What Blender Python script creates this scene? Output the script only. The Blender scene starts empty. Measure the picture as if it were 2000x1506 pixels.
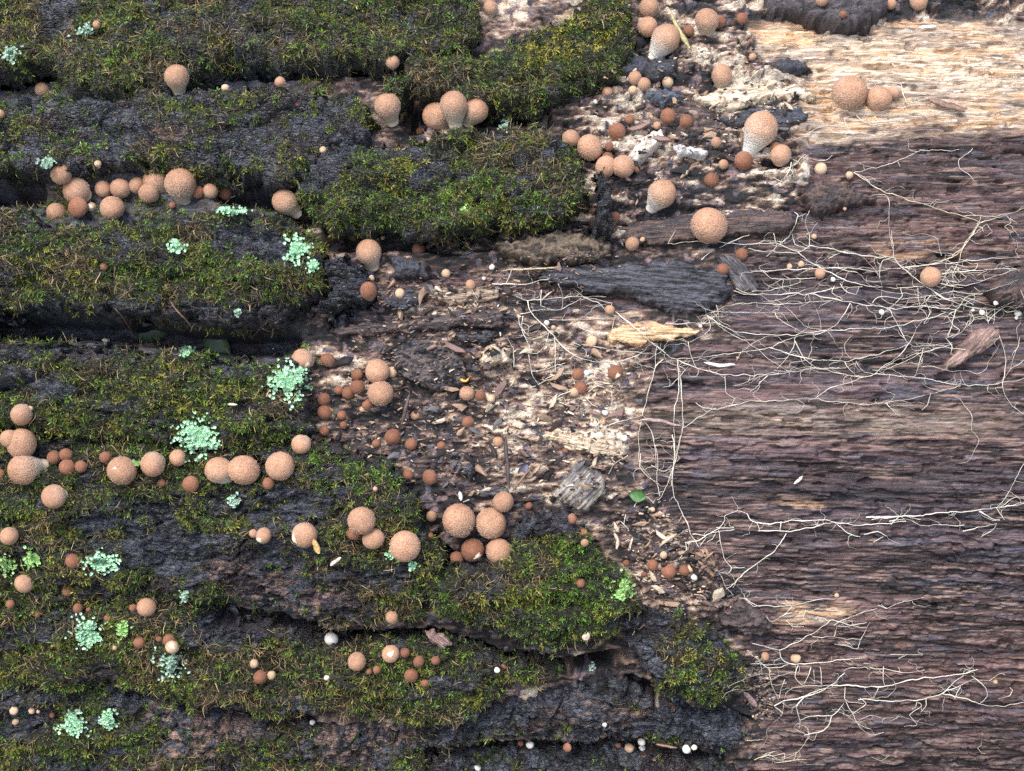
import bpy, math, random
import numpy as np
from mathutils import Vector, Matrix

SC = bpy.context.scene
COL = SC.collection
random.seed(7)
rng = np.random.default_rng(7)
rad = math.radians

# ------------------------------------------------------------------ camera
R, ZC = 0.75, 0.75            # log radius and height of its axis (it lies on the ground)
PHI, DIST, LENS = rad(25), 1.10, 50.0
FPX = LENS / 36.0 * 2000.0    # focal length in photograph pixels
cam_pos = np.array([0.0, -(R + DIST) * math.cos(PHI), ZC + (R + DIST) * math.sin(PHI)])
c_right = np.array([1.0, 0.0, 0.0])
c_fwd = np.array([0.0, math.cos(PHI), -math.sin(PHI)])
c_up = np.array([0.0, math.sin(PHI), math.cos(PHI)])
c_back = -c_fwd
cd = bpy.data.cameras.new('camera')
cam = bpy.data.objects.new('camera', cd)
COL.objects.link(cam)
cd.lens = LENS; cd.sensor_width = 36.0; cd.sensor_fit = 'HORIZONTAL'
cd.clip_start = 0.02; cd.clip_end = 500.0
cam.location = Vector(cam_pos)
cam.rotation_euler = (math.pi / 2 - PHI, 0, 0)
cd.dof.use_dof = True; cd.dof.focus_distance = DIST + 0.005; cd.dof.aperture_fstop = 9.0
SC.camera = cam

# ------------------------------------------------------------------ sky, sun, exposure
SUN_EL, SUN_AZ = 58.0, -150.0     # azimuth measured from +Y, clockwise: over the photographer's left shoulder
w = bpy.data.worlds.new('World'); SC.world = w; w.use_nodes = True
nt = w.node_tree
sky = nt.nodes.new('ShaderNodeTexSky'); sky.sky_type = 'NISHITA'; sky.sun_disc = False
sky.sun_elevation = rad(SUN_EL); sky.sun_rotation = rad(SUN_AZ)
sky.dust_density = 2.5; sky.air_density = 1.0; sky.ozone_density = 1.0
nt.links.new(sky.outputs[0], nt.nodes['Background'].inputs[0])
nt.nodes['Background'].inputs[1].default_value = 0.15
sl = bpy.data.lights.new('sun', 'SUN'); sl.energy = 1.5; sl.angle = rad(28); sl.color = (1.0, 0.975, 0.94)
sun = bpy.data.objects.new('sun', sl); COL.objects.link(sun)
sd = Vector((math.sin(rad(SUN_AZ)) * math.cos(rad(SUN_EL)), math.cos(rad(SUN_AZ)) * math.cos(rad(SUN_EL)), math.sin(rad(SUN_EL))))
sun.rotation_euler = sd.to_track_quat('Z', 'Y').to_euler()
sun.location = (0, -2, 4)
SC.view_settings.view_transform = 'Standard'; SC.view_settings.look = 'None'
SC.view_settings.gamma = 1.0; SC.view_settings.use_curve_mapping = False
SC.view_settings.exposure = 1.3
SC.cycles.use_denoising = False     # keep the fine grain of wood and moss

# ------------------------------------------------------------------ noise (numpy)
def _h(ix, iy, seed):
    a = (ix.astype(np.int64) * 374761393 + iy.astype(np.int64) * 668265263 + seed * 1442695041) & 0xFFFFFFFF
    a = ((a ^ (a >> 13)) * 1274126177) & 0xFFFFFFFF
    a = ((a ^ (a >> 16)) * 2246822519) & 0xFFFFFFFF
    a = a ^ (a >> 15)
    return (a & 0xFFFFFF).astype(np.float64) / 16777216.0
def vn(x, y, seed=0):
    x = np.asarray(x, float); y = np.asarray(y, float)
    ix = np.floor(x); iy = np.floor(y); fx = x - ix; fy = y - iy
    ix = ix.astype(np.int64); iy = iy.astype(np.int64)
    fx = fx * fx * (3 - 2 * fx); fy = fy * fy * (3 - 2 * fy)
    a = _h(ix, iy, seed); b = _h(ix + 1, iy, seed); c = _h(ix, iy + 1, seed); d = _h(ix + 1, iy + 1, seed)
    return (a + (b - a) * fx) * (1 - fy) + (c + (d - c) * fx) * fy
def fbm(x, y, o=4, seed=0, gain=0.5):
    s = 0; a = 1; t = 0
    for i in range(o):
        s = s + a * vn(x * 2 ** i + 17.3 * i, y * 2 ** i + 9.1 * i, seed + i * 13); t += a; a *= gain
    return s / t
def worley(x, y, seed=0):
    ix = np.floor(x).astype(np.int64); iy = np.floor(y).astype(np.int64)
    f1 = np.full(x.shape, 9.0); f2 = np.full(x.shape, 9.0); cid = np.zeros(x.shape)
    for dx in (-1, 0, 1):
        for dy in (-1, 0, 1):
            jx = ix + dx; jy = iy + dy
            px = jx + _h(jx, jy, seed); py = jy + _h(jx, jy, seed + 5)
            d = np.hypot(x - px, y - py); idv = _h(jx, jy, seed + 9)
            nearer = d < f1
            f2 = np.where(nearer, f1, np.minimum(f2, d)); cid = np.where(nearer, idv, cid); f1 = np.where(nearer, d, f1)
    return f1, f2, cid
def sstep(a, b, x):
    t = np.clip((x - a) / (b - a), 0, 1); return t * t * (3 - 2 * t)
def mix(a, b, t):
    t = np.asarray(t)[..., None]; return np.asarray(a) * (1 - t) + np.asarray(b) * t

# ------------------------------------------------------------------ the log's cylinder and the camera's pixels
def cyl(x, th, h):
    r = R + h
    return np.stack([x + 0 * th, -r * np.cos(th), ZC + r * np.sin(th)], -1)
def nrm(th):
    return np.stack([0 * th, -np.cos(th), np.sin(th)], -1)
def project(P):
    q = P - cam_pos; z = q @ c_fwd
    return 1000 + q @ c_right / z * FPX, 753 - q @ c_up / z * FPX, z
def ray(px, py):
    d = (np.asarray(px, float)[..., None] - 1000) / FPX * c_right + (753 - np.asarray(py, float)[..., None]) / FPX * c_up + c_fwd
    return d                       # camera depth 1
def to_cyl(px, py, h=0.0):         # where the ray through a pixel meets the cylinder at height h over the wood
    d = ray(px, py); r = R + h
    oy, oz = cam_pos[1], cam_pos[2] - ZC
    a = d[..., 1] ** 2 + d[..., 2] ** 2; b = 2 * (oy * d[..., 1] + oz * d[..., 2]); c = oy * oy + oz * oz - r * r
    disc = np.maximum(b * b - 4 * a * c, 0); t = (-b - np.sqrt(disc)) / (2 * a)
    P = cam_pos + d * t[..., None]
    return P[..., 0], np.arctan2(P[..., 2] - ZC, -P[..., 1])
MM = 0.001
PXM = DIST / FPX                   # metres per photograph pixel at the log

# ------------------------------------------------------------------ mesh helpers
def mesh_np(name, V, F, mat, col=None, suv=None, smooth=True):
    V = np.ascontiguousarray(V, np.float32); F = np.ascontiguousarray(F, np.int32)
    me = bpy.data.meshes.new(name); k = F.shape[1]
    me.vertices.add(len(V)); me.vertices.foreach_set('co', V.ravel())
    me.loops.add(F.size); me.loops.foreach_set('vertex_index', F.ravel())
    me.polygons.add(len(F)); me.polygons.foreach_set('loop_start', np.arange(0, F.size, k, dtype=np.int32))
    me.polygons.foreach_set('use_smooth', np.full(len(F), smooth, bool))
    if col is not None:
        c = np.ones((len(V), 4), np.float32); c[:, :3] = np.clip(col, 0, 1)
        a = me.color_attributes.new('Col', 'FLOAT_COLOR', 'POINT'); a.data.foreach_set('color', c.ravel())
    if suv is not None:
        a = me.attributes.new('suv', 'FLOAT_VECTOR', 'POINT'); a.data.foreach_set('vector', np.ascontiguousarray(suv, np.float32).ravel())
    if isinstance(mat, (list, tuple)):
        for m in mat: me.materials.append(m)
    else:
        me.materials.append(mat)
    me.update(calc_edges=True)
    return me
def link(name, me, parent=None):
    o = bpy.data.objects.new(name, me); COL.objects.link(o)
    if parent is not None: o.parent = parent
    return o
def tag(o, label=None, cat=None, group=None, kind=None):
    if label: o['label'] = label
    if cat: o['category'] = cat
    if group: o['group'] = group
    if kind: o['kind'] = kind
    return o
def grid_faces(nx, ny):            # vertex (i over x fastest)
    i = np.arange(nx - 1)[None, :] + nx * np.arange(ny - 1)[:, None]
    return np.stack([i, i + 1, i + nx + 1, i + nx], -1).reshape(-1, 4)
def compact(V, F, *attrs):
    used = np.zeros(len(V), bool); used[F.ravel()] = True
    idx = np.cumsum(used) - 1
    return (V[used], idx[F]) + tuple(a[used] for a in attrs)
def grid_normals(P):               # P[ny,nx,3]
    du = np.gradient(P, axis=1); dv = np.gradient(P, axis=0)
    n = np.cross(du, dv); n /= np.maximum(np.linalg.norm(n, axis=-1, keepdims=True), 1e-12)
    return n

# ------------------------------------------------------------------ materials
def new_mat(name):
    m = bpy.data.materials.new(name); m.use_nodes = True
    return m, m.node_tree.nodes, m.node_tree.links, m.node_tree.nodes['Principled BSDF']
def surf_mat(name, scale_a, scale_b, rough=(0.35, 0.75), bump=0.4, dist=0.0006, contrast=(0.6, 1.4), spec=0.5, crack=None):
    """vertex colour x fine grain, with a fine bump; scale_* are cycles per metre along (x, s, h)"""
    m, N, L, B = new_mat(name)
    col = N.new('ShaderNodeAttribute'); col.attribute_name = 'Col'
    uv = N.new('ShaderNodeAttribute'); uv.attribute_name = 'suv'
    def noise(sc, detail):
        mp = N.new('ShaderNodeMapping'); mp.inputs['Scale'].default_value = sc
        L.new(uv.outputs['Vector'], mp.inputs[0])
        n = N.new('ShaderNodeTexNoise'); n.inputs['Scale'].default_value = 1.0; n.inputs['Detail'].default_value = detail
        n.inputs['Roughness'].default_value = 0.65
        L.new(mp.outputs[0], n.inputs[0]); return n.outputs[0]
    a = noise(scale_a, 4); b = noise(scale_b, 3)
    mr = N.new('ShaderNodeMapRange'); mr.inputs[1].default_value = 0.3; mr.inputs[2].default_value = 0.7
    mr.inputs[3].default_value = contrast[0]; mr.inputs[4].default_value = contrast[1]
    L.new(a, mr.inputs[0])
    mul = N.new('ShaderNodeMix'); mul.data_type = 'RGBA'; mul.blend_type = 'MULTIPLY'; mul.inputs[0].default_value = 1.0
    L.new(col.outputs['Color'], mul.inputs[6]); L.new(mr.outputs[0], mul.inputs[7])
    L.new(mul.outputs[2], B.inputs['Base Color'])
    rr = N.new('ShaderNodeMapRange'); rr.inputs[1].default_value = 0.35; rr.inputs[2].default_value = 0.65
    rr.inputs[3].default_value = rough[0]; rr.inputs[4].default_value = rough[1]
    L.new(b, rr.inputs[0]); L.new(rr.outputs[0], B.inputs['Roughness'])
    ad = N.new('ShaderNodeMath'); ad.operation = 'ADD'; L.new(a, ad.inputs[0]); L.new(b, ad.inputs[1])
    if crack:                      # sharp-edged scales
        mp = N.new('ShaderNodeMapping'); mp.inputs['Scale'].default_value = crack; L.new(uv.outputs['Vector'], mp.inputs[0])
        nz = N.new('ShaderNodeTexNoise'); nz.inputs['Scale'].default_value = 2.0; L.new(mp.outputs[0], nz.inputs[0])
        mv = N.new('ShaderNodeMix'); mv.data_type = 'RGBA'; mv.blend_type = 'ADD'; mv.inputs[0].default_value = 0.9; L.new(mp.outputs[0], mv.inputs[6]); L.new(nz.outputs[1], mv.inputs[7])
        vo = N.new('ShaderNodeTexVoronoi'); vo.feature = 'DISTANCE_TO_EDGE'; vo.inputs['Scale'].default_value = 1.0; L.new(mv.outputs[2], vo.inputs[0])
        cr = N.new('ShaderNodeMapRange'); cr.inputs[2].default_value = .16; cr.inputs[4].default_value = 1.2; L.new(vo.outputs[0], cr.inputs[0])
        a2 = N.new('ShaderNodeMath'); a2.operation = 'ADD'; L.new(ad.outputs[0], a2.inputs[0]); L.new(cr.outputs[0], a2.inputs[1]); ad = a2
    bp = N.new('ShaderNodeBump'); bp.inputs['Strength'].default_value = bump; bp.inputs['Distance'].default_value = dist
    L.new(ad.outputs[0], bp.inputs['Height']); L.new(bp.outputs[0], B.inputs['Normal'])
    B.inputs['Specular IOR Level'].default_value = spec
    return m
M_WOOD = surf_mat('rotten_wood', (60, 1300, 300), (40, 420, 200), (0.22, 0.55), 1.0, 0.0014, (0.3, 1.9), 0.40)
M_DEBRIS = surf_mat('crumbled_wood', (700, 1100, 900), (250, 400, 300), (0.45, 0.85), 1.0, 0.0014, (0.4, 1.6))
M_BARK = surf_mat('wet_bark', (420, 1000, 700), (170, 520, 300), (0.18, 0.5), 1.0, 0.0026, (0.25, 1.9), 0.5, (90, 260, 200))
def vcol_mat(name, rough=0.6, spec=0.4, trans=0.0, nscale=900, namp=(0.75, 1.25), bump=0.0, sss=0.0):
    m, N, L, B = new_mat(name)
    col = N.new('ShaderNodeAttribute'); col.attribute_name = 'Col'
    tc = N.new('ShaderNodeTexCoord')
    n = N.new('ShaderNodeTexNoise'); n.inputs['Scale'].default_value = nscale; n.inputs['Detail'].default_value = 3
    L.new(tc.outputs['Object'], n.inputs[0])
    mr = N.new('ShaderNodeMapRange'); mr.inputs[1].default_value = 0.3; mr.inputs[2].default_value = 0.7
    mr.inputs[3].default_value = namp[0]; mr.inputs[4].default_value = namp[1]; L.new(n.outputs[0], mr.inputs[0])
    mul = N.new('ShaderNodeMix'); mul.data_type = 'RGBA'; mul.blend_type = 'MULTIPLY'; mul.inputs[0].default_value = 1.0
    L.new(col.outputs['Color'], mul.inputs[6]); L.new(mr.outputs[0], mul.inputs[7])
    L.new(mul.outputs[2], B.inputs['Base Color'])
    B.inputs['Roughness'].default_value = rough; B.inputs['Specular IOR Level'].default_value = spec
    if sss: 
        B.inputs['Subsurface Weight'].default_value = sss; B.inputs['Subsurface Scale'].default_value = 0.003
        B.inputs['Subsurface Radius'].default_value = (1.0, 0.6, 0.35)
    if bump:
        bp = N.new('ShaderNodeBump'); bp.inputs['Strength'].default_value = bump; bp.inputs['Distance'].default_value = 0.0005
        L.new(n.outputs[0], bp.inputs['Height']); L.new(bp.outputs[0], B.inputs['Normal'])
    if trans:
        t = N.new('ShaderNodeBsdfTranslucent'); L.new(mul.outputs[2], t.inputs[0])
        mx = N.new('ShaderNodeMixShader'); mx.inputs[0].default_value = trans
        L.new(B.outputs[0], mx.inputs[1]); L.new(t.outputs[0], mx.inputs[2])
        L.new(mx.outputs[0], N['Material Output'].inputs[0])
    return m
M_MOSS = vcol_mat('moss_leaf', 0.42, 0.5, 0.3, 400, (0.8, 1.2))
M_LICHEN = vcol_mat('lichen', 0.75, 0.3, 0.1, 900, (0.8, 1.15))
M_CORD = vcol_mat('mycelium', 0.6, 0.35, 0.0, 500, (0.8, 1.1))
M_CHIP = vcol_mat('chip', 0.6, 0.45, 0.0, 700, (0.6, 1.35), 0.6)
M_LEAF = vcol_mat('leaf_scrap', 0.45, 0.5, 0.25, 400, (0.8, 1.2))
# ------------------------------------------------------------------ outlines (photograph pixels -> places on the log)
def poly_sdf(px, py, poly):
    """signed distance in pixels, positive inside"""
    P = np.array(poly, float); Q = np.roll(P, -1, 0)
    d = np.full(px.shape, 1e18); inside = np.zeros(px.shape, bool)
    for (ax, ay), (bx, by) in zip(P, Q):
        ex, ey = bx - ax, by - ay; L2 = ex * ex + ey * ey + 1e-9
        t = np.clip(((px - ax) * ex + (py - ay) * ey) / L2, 0, 1)
        d = np.minimum(d, (px - ax - t * ex) ** 2 + (py - ay - t * ey) ** 2)
        if abs(by - ay) > 1e-9:
            c = ((ay > py) != (by > py)) & (px < (bx - ax) * (py - ay) / (by - ay) + ax)
            inside ^= c
    d = np.sqrt(d); return np.where(inside, d, -d)
def line_dist(px, py, pts):
    P = np.array(pts, float); d = np.full(px.shape, 1e18)
    for (ax, ay), (bx, by) in zip(P[:-1], P[1:]):
        ex, ey = bx - ax, by - ay; L2 = ex * ex + ey * ey + 1e-9
        t = np.clip(((px - ax) * ex + (py - ay) * ey) / L2, 0, 1)
        d = np.minimum(d, (px - ax - t * ex) ** 2 + (py - ay - t * ey) ** 2)
    return np.sqrt(d)
def blobs(px, py, items):
    s = np.zeros(px.shape)
    for (cx, cy, rx, ry, a) in items:
        q = ((px - cx) / rx) ** 2 + ((py - cy) / ry) ** 2
        s = np.maximum(s, a * np.exp(-q * q * 0.7))
    return s

XL = -190        # plates run on past the picture's edge
BARK = {         # name -> (outline, thickness mm, edge softness mm, how mossy, how brown the moss, label)
 'A': ([(XL,-130),(930,-130),(938,0),(950,45),(905,88),(840,112),(780,128),(705,112),(560,128),(470,112),(395,136),(330,172),(230,186),(130,172),(80,118),(30,142),(XL,150)], 26, 30, 0.86, 0.55,
       'thick bark slab under matted brown-green moss along the log top'),
 'B': ([(XL,175),(60,185),(140,188),(230,170),(330,165),(450,152),(560,165),(690,175),(742,228),(720,275),(660,300),(600,345),(545,378),(470,352),(380,330),(250,326),(140,332),(70,350),(XL,340)], 20, 34, 0.60, 0.3,
       'grey furrowed bark slab with patchy moss above the puffball row'),
 'C': ([(575,330),(625,272),(720,262),(830,252),(960,242),(1060,236),(1110,262),(1150,320),(1155,380),(1120,430),(1000,452),(930,446),(850,470),(760,452),(640,458),(600,420),(560,385)], 27, 30, 0.78, 0.2,
       'broad mossy bark slab carrying the trio of puffballs on its upper edge'),
 'D': ([(735,195),(750,140),(800,112),(880,98),(960,84),(1060,52),(1110,20),(1160,-30),(1215,-40),(1246,40),(1236,110),(1190,150),(1110,190),(1040,215),(940,205),(880,195),(830,190),(800,178),(770,210)], 24, 26, 0.95, 0.35,
       'mossy bark slab with golden moss tips ending at the bare wood'),
 'E': ([(XL,395),(40,398),(100,430),(250,424),(330,402),(440,398),(540,410),(590,438),(640,478),(655,540),(612,596),(545,632),(440,640),(300,622),(150,608),(XL,625)], 30, 34, 0.82, 0.3,
       'large rounded mossy bark slab above the deep black crevice'),
 'F': ([(XL,655),(60,660),(160,668),(250,664),(360,692),(480,704),(560,696),(598,722),(612,790),(615,848),(570,876),(470,886),(380,880),(300,874),(180,868),(90,850),(XL,850)], 24, 34, 0.80, 0.2,
       'mossy bark slab with mint lichen below the deep black crevice'),
 'G': ([(XL,838),(90,842),(280,855),(400,862),(520,860),(600,850),(660,868),(755,900),(820,965),(838,1030),(880,1090),(860,1150),(820,1215),(740,1225),(640,1232),(560,1205),(430,1192),(250,1195),(XL,1190)], 22, 40, 0.72, 0.35,
       'wide bark slab with bare grey patches below the long puffball row'),
 'H': ([(1000,1010),(1060,996),(1110,1008),(1170,1075),(1232,1140),(1268,1205),(1230,1250),(1160,1278),(1080,1285),(990,1262),(930,1232),(840,1215),(815,1140),(880,1106),(960,1106),(1005,1070)], 30, 30, 0.92, 0.1,
       'bright green mossy bark slab beside the cluster of four puffballs'),
 'I': ([(XL,1165),(250,1175),(380,1180),(440,1222),(560,1230),(640,1260),(800,1245),(900,1250),(980,1290),(1100,1300),(1100,1330),(960,1370),(930,1412),(830,1428),(740,1420),(640,1400),(520,1410),(360,1390),(250,1360),(XL,1345)], 20, 34, 0.88, 0.55,
       'low bark slab shaggy with brown moss and tiny puffballs'),
 'J': ([(1215,1262),(1255,1205),(1330,1200),(1400,1232),(1440,1270),(1468,1330),(1440,1375),(1390,1392),(1310,1360),(1250,1320)], 22, 24, 0.62, 0.25,
       'dark bark knob with a cushion of moss beside the white cords'),
 'K': ([(800,1440),(960,1378),(1110,1330),(1230,1330),(1330,1388),(1440,1400),(1480,1440),(1400,1475),(1250,1452),(1050,1450),(900,1462),(810,1480)], 7, 46, 0.10, 0.3,
       'bare dark bark strip above a crack with white button mushrooms'),
 'L': ([(XL,1330),(200,1345),(330,1380),(560,1420),(720,1432),(815,1445),(830,1500),(900,1540),(880,1610),(XL,1610)], 17, 34, 0.62, 0.45,
       'flaking bark slab with pinkish inner layers and thin moss'),
 'N': ([(810,1492),(950,1470),(1200,1470),(1400,1485),(1480,1520),(1480,1610),(780,1610)], 7, 36, 0.30, 0.0,
       'lowest dark bark strip with tufts of fresh green moss'),
 'P': ([(612,500),(650,490),(700,512),(738,545),(722,592),(680,612),(620,625),(585,612),(640,560)], 20, 14, 0.02, 0.3,
       'bare purplish black bark chunk beside a tall puffball'),
 'Q': ([(1150,330),(1170,318),(1192,375),(1200,430),(1196,470),(1168,458),(1140,442),(1158,390)], 20, 8, 0.03, 0.3,
       'upright dark bark splinter at the end of a mossy slab'),
}
BARE = [(205,232,125,42,.75),(150,200,60,22,.6),(120,38,50,24,.7),(640,322,55,45,.75),(760,305,110,30,.5),(700,270,60,20,.4),(495,475,70,34,.85),
        (100,688,170,20,.75),(70,745,70,30,.55),(260,800,60,25,.3),(420,1085,190,45,1.),(250,1010,120,25,.8),(330,990,120,28,.6),(150,1010,50,30,.4),(565,1165,120,55,1.2),(530,985,90,30,.75),
        (690,1110,60,30,.5),(1060,1022,60,26,1.3),(1250,1225,60,28,1.1),(470,165,60,22,1.),(370,180,60,22,.6),(540,250,70,30,.6),(470,300,60,30,.6),
        (300,620,360,24,1.2),(560,620,70,30,.8),(460,1225,110,30,.8),(1000,1255,60,24,.7),(1220,1290,60,40,1.),(430,1400,120,40,.6),(380,1440,60,30,.9),
        (710,1460,90,35,.9),(40,1240,60,25,.5),(170,1320,60,22,.7),(60,1395,60,30,.5),(700,370,40,20,.4),(900,350,70,30,.25),(620,1240,60,40,.8),(960,620,80,40,1.)]
GOLD = [(1120,75,110,45,1.),(780,330,110,50,.5),(150,530,140,60,.4),(320,770,120,60,.4),(60,20,70,40,.6),(1000,1200,120,60,.35),(60,1300,90,40,.5),(1360,1300,80,60,.3),(580,985,60,40,.4)]
FRESH = [(680,905,110,60,.8),(1110,1120,120,80,.6),(160,250,60,60,.4),(930,390,150,60,.4),(1380,1290,60,40,.7),(1180,1490,60,30,1.),(1050,1325,60,20,.6),(480,790,120,70,.3),(520,1490,80,30,.6)]
BROWN = [(470,80,110,30,1.),(640,180,110,40,.6),(100,1050,60,40,.8),(380,590,150,40,.4),(620,960,80,60,.3),(730,1150,90,50,.8),(400,1240,100,60,.6),(560,1330,120,70,.8),(690,1300,60,60,.6),(1010,290,120,40,.7),(300,660,180,20,.6),(840,1400,120,30,.3)]
CREV = [ # crevice lines, half-width px, depth mm
 ([(-300,640),(100,638),(260,645),(360,660),(470,672),(560,668)], 26, 55),
 ([(-300,372),(20,372),(60,372)], 26, 45), ([(430,372),(480,380),(550,392)], 20, 38), ([(100,378),(430,372)], 30, 5),
 ([(765,190),(790,215),(812,240)], 22, 45), ([(820,225),(960,222),(1060,225)], 18, 26),
 ([(390,140),(470,132),(560,142),(720,124)], 14, 30), ([(-300,160),(20,148),(90,130)], 18, 34), ([(560,385),(600,430)], 16, 25),
 ([(640,470),(760,468),(900,478),(1000,462)], 20, 18),
 ([(430,1200),(560,1222),(640,1245),(840,1238),(960,1275)], 14, 26), ([(990,1290),(1100,1300),(1210,1285)], 14, 36),
 ([(120,1378),(400,1398),(560,1414),(720,1430)], 14, 22), ([(840,1470),(1000,1458),(1240,1462),(1400,1480)], 14, 22), ([(1230,1330),(1350,1395),(1460,1405)], 12, 22), ([(840,1060),(880,1095)], 14, 16)]
WOODP = [(1462,50),(1720,40),(2600,0),(2600,1800),(1470,1800),(1470,1506),(1500,1420),(1490,1330),(1480,1240),(1440,1140),(1350,1050),(1290,965),(1235,900),(1255,800),(1310,700),(1420,630),(1440,560),(1450,480),(1540,410),(1580,340),(1550,240),(1570,170),(1480,110)]
WOODB = [(1130,580,170,38,.9),(880,555,160,30,.7),(800,630,200,18,.7),(1350,225,130,40,.5)]
PALE = [(1500,800,220,26,.4),(1450,300,120,40,.35),(1900,60,200,30,.7),(1820,215,330,36,.85),(1640,262,130,16,.8),(1950,245,120,14,.7),(1780,125,420,75,1.),(1500,80,60,50,.9),(1650,250,160,22,.8),(1330,260,120,60,.25),(1480,170,120,50,.8),(1350,150,60,40,.8),(1620,820,380,34,.42),(1250,650,130,24,.9),(1600,1200,70,20,.7),
        (1560,1215,40,12,.7),(1150,800,110,50,.55),(1130,850,90,40,.5),(1010,720,60,60,.3),(1850,140,200,50,.9),(1040,690,60,30,.6),(1850,830,160,20,.4),(1240,880,60,40,.4)]
ORANGE = [(1850,110,260,30,.55),(1980,200,120,30,.65),(1700,215,150,24,.7),(1900,240,160,16,.6),(1530,62,70,26,1.),(1900,60,60,18,.5),(1750,40,90,20,.8),(1560,180,110,30,.6),(1640,235,110,20,.6),(1310,645,70,14,.7),(1600,1195,60,16,1.),(1580,985,40,10,.7),(1180,660,30,12,.5),(1560,1215,40,12,.7),(1770,480,70,24,.3)]
DARKW = [(1800,1120,300,60,.45),(1700,1400,320,60,.4),(1900,1480,260,40,.6),(1650,950,420,50,.8),(1600,1060,260,40,.6),(1900,1010,200,40,.6),(1750,560,280,50,.45),(1500,520,120,60,.6),(1700,1275,300,16,.8),(1850,300,200,24,.5),(1620,720,200,30,.35)]
REDD = [(1850,470,180,60,.6),(1700,1300,260,60,.5),(1650,1230,200,30,.4),(1500,790,180,50,.3),(1900,1350,200,100,.4),(1750,350,200,40,.3)]
PURP = [(1700,640,300,120,.6),(1800,1000,300,100,.6),(1550,930,200,60,.4),(1950,1120,100,60,.5)]

def wood_mask(px, py):
    wp = px + 50 * (fbm(px / 70, py / 40, 3, 3) - .5); wq = py + 50 * (fbm(px / 70, py / 40, 3, 4) - .5)
    return np.maximum(sstep(-28, 22, poly_sdf(wp, wq, WOODP)), blobs(wp, wq, WOODB))
def wood_relief(x, s):             # metres in, metres out
    X = x / MM; S = s / MM + 0.03 * X + 4 * (vn(x / .07, s / .05, 21) - .5) + 1.5 * (fbm(x / .02, s / .02, 2, 22) - .5)
    t1 = S / 6.0 + 1.7 * fbm(X / 34, S / 7, 3, 31); f1 = 1 - (t1 - np.floor(t1))
    t2 = S / 2.9 + 1.5 * fbm(X / 15, S / 3.2, 2, 35); f2 = 1 - (t2 - np.floor(t2))
    a1 = sstep(.25, .75, vn(X / 30, S / 9, 41)); a2 = sstep(.2, .8, vn(X / 20, S / 6, 43))
    pit = sstep(.66, .76, vn(X / 12, S / 3.2, 47)) * sstep(.30, .55, vn(X / 60, S / 25, 48))
    f, f2w, cid = worley(X / 30 + .6 * vn(X / 9, S / 5, 60), S / 9, 51)
    crk = sstep(.10, .0, f2w - f) * sstep(.45, .7, vn(X / 90, S / 40, 49))
    q = 6 * fbm(X / 60 + .35 * vn(X / 7, S / 2.5, 56), S / 8, 4, 55, .6); st = np.floor(q) + sstep(0, .15, q - np.floor(q))
    return MM * (1.7 * (st - 3) + 3.3 * a1 * f1 + 1.5 * a2 * f2 - 4.5 * pit - 3.0 * crk + 3.0 * fbm(X / 40, S / 8, 3, 53) + 1.2 * cid * sstep(.4, .7, vn(X / 120, S / 50, 54)))
def wood_color(x, s, px, py):
    X = x / MM; S = s / MM + 0.03 * X
    fib = fbm(X / 22, S / 1.3, 3, 61); band = fbm(X / 90, S / 9, 3, 63); spot = fbm(X / 12, S / 3, 3, 65)
    c = mix((.010, .007, .008), (.110, .064, .060), sstep(.31, .67, .5 * fib + .5 * band))
    q = 6 * fbm(X / 60 + .35 * vn(X / 7, S / 2.5, 56), S / 8, 4, 55, .6); c = c * (.62 + .8 * _h(np.floor(q).astype(np.int64), np.floor(X / 300).astype(np.int64), 57))[..., None]
    c = mix(c, (.010, .009, .011), .85 * sstep(.56, .70, fbm(X / 36, S / 2.4, 3, 66)))
    c = mix(c, (.25, .165, .13), .85 * sstep(.59, .70, fbm(X / 26, S / 1.0, 3, 67)))
    c = mix(c, (.10, .095, .12), .5 * sstep(.60, .72, fbm(X / 30, S / 3.0, 3, 68)))
    wx = px + 60 * (fbm(X / 60, S / 9, 3, 71) - .5); wy = py + 34 * (fbm(X / 40, S / 6, 3, 73) - .5)
    c = mix(c, (.125, .062, .052), blobs(wx, wy, REDD) * sstep(.35, .65, spot) * .8)
    c = mix(c, (.085, .070, .088), blobs(wx, wy, PURP) * sstep(.3, .7, band) * .9)
    c = c * (1 - .72 * blobs(wx, wy, DARKW) * sstep(.3, .6, band))[..., None]
    p = blobs(wx, wy, PALE); p = p * sstep(1.1, .4, .6 * spot + .4 * fib + .45 * (1 - p))
    tan = mix((.30, .205, .135), (.70, .57, .42), sstep(.3, .65, fib * .6 + spot * .4))
    tan = mix(tan, (.22, .17, .14), .75 * sstep(.53, .66, fbm(X / 40, S / 2.0, 3, 69)))
    tan = mix(tan, (.78, .70, .58), .7 * sstep(.60, .72, fbm(X / 22, S / 1.3, 3, 70)))
    tan = mix(tan, (.06, .042, .036), .8 * sstep(.66, .74, fbm(X / 18, S / 2.2, 3, 72)))
    c = mix(c, tan, np.clip(p * 1.15, 0, 1))
    c = mix(c, mix((.44, .23, .11), (.64, .43, .25), fib), np.clip(1.3 * blobs(wx, wy, ORANGE) * sstep(.44, .58, .5 * spot + .5 * fbm(X / 34, S / 1.7, 3, 74)), 0, 1))
    return c
PAL = np.array([(.010, .009, .010), (.016, .013, .013), (.032, .022, .020), (.072, .046, .038), (.14, .088, .070), (.24, .155, .115), (.38, .27, .19), (.52, .41, .30), (.62, .53, .42), (.20, .13, .125), (.07, .068, .085)])
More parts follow.
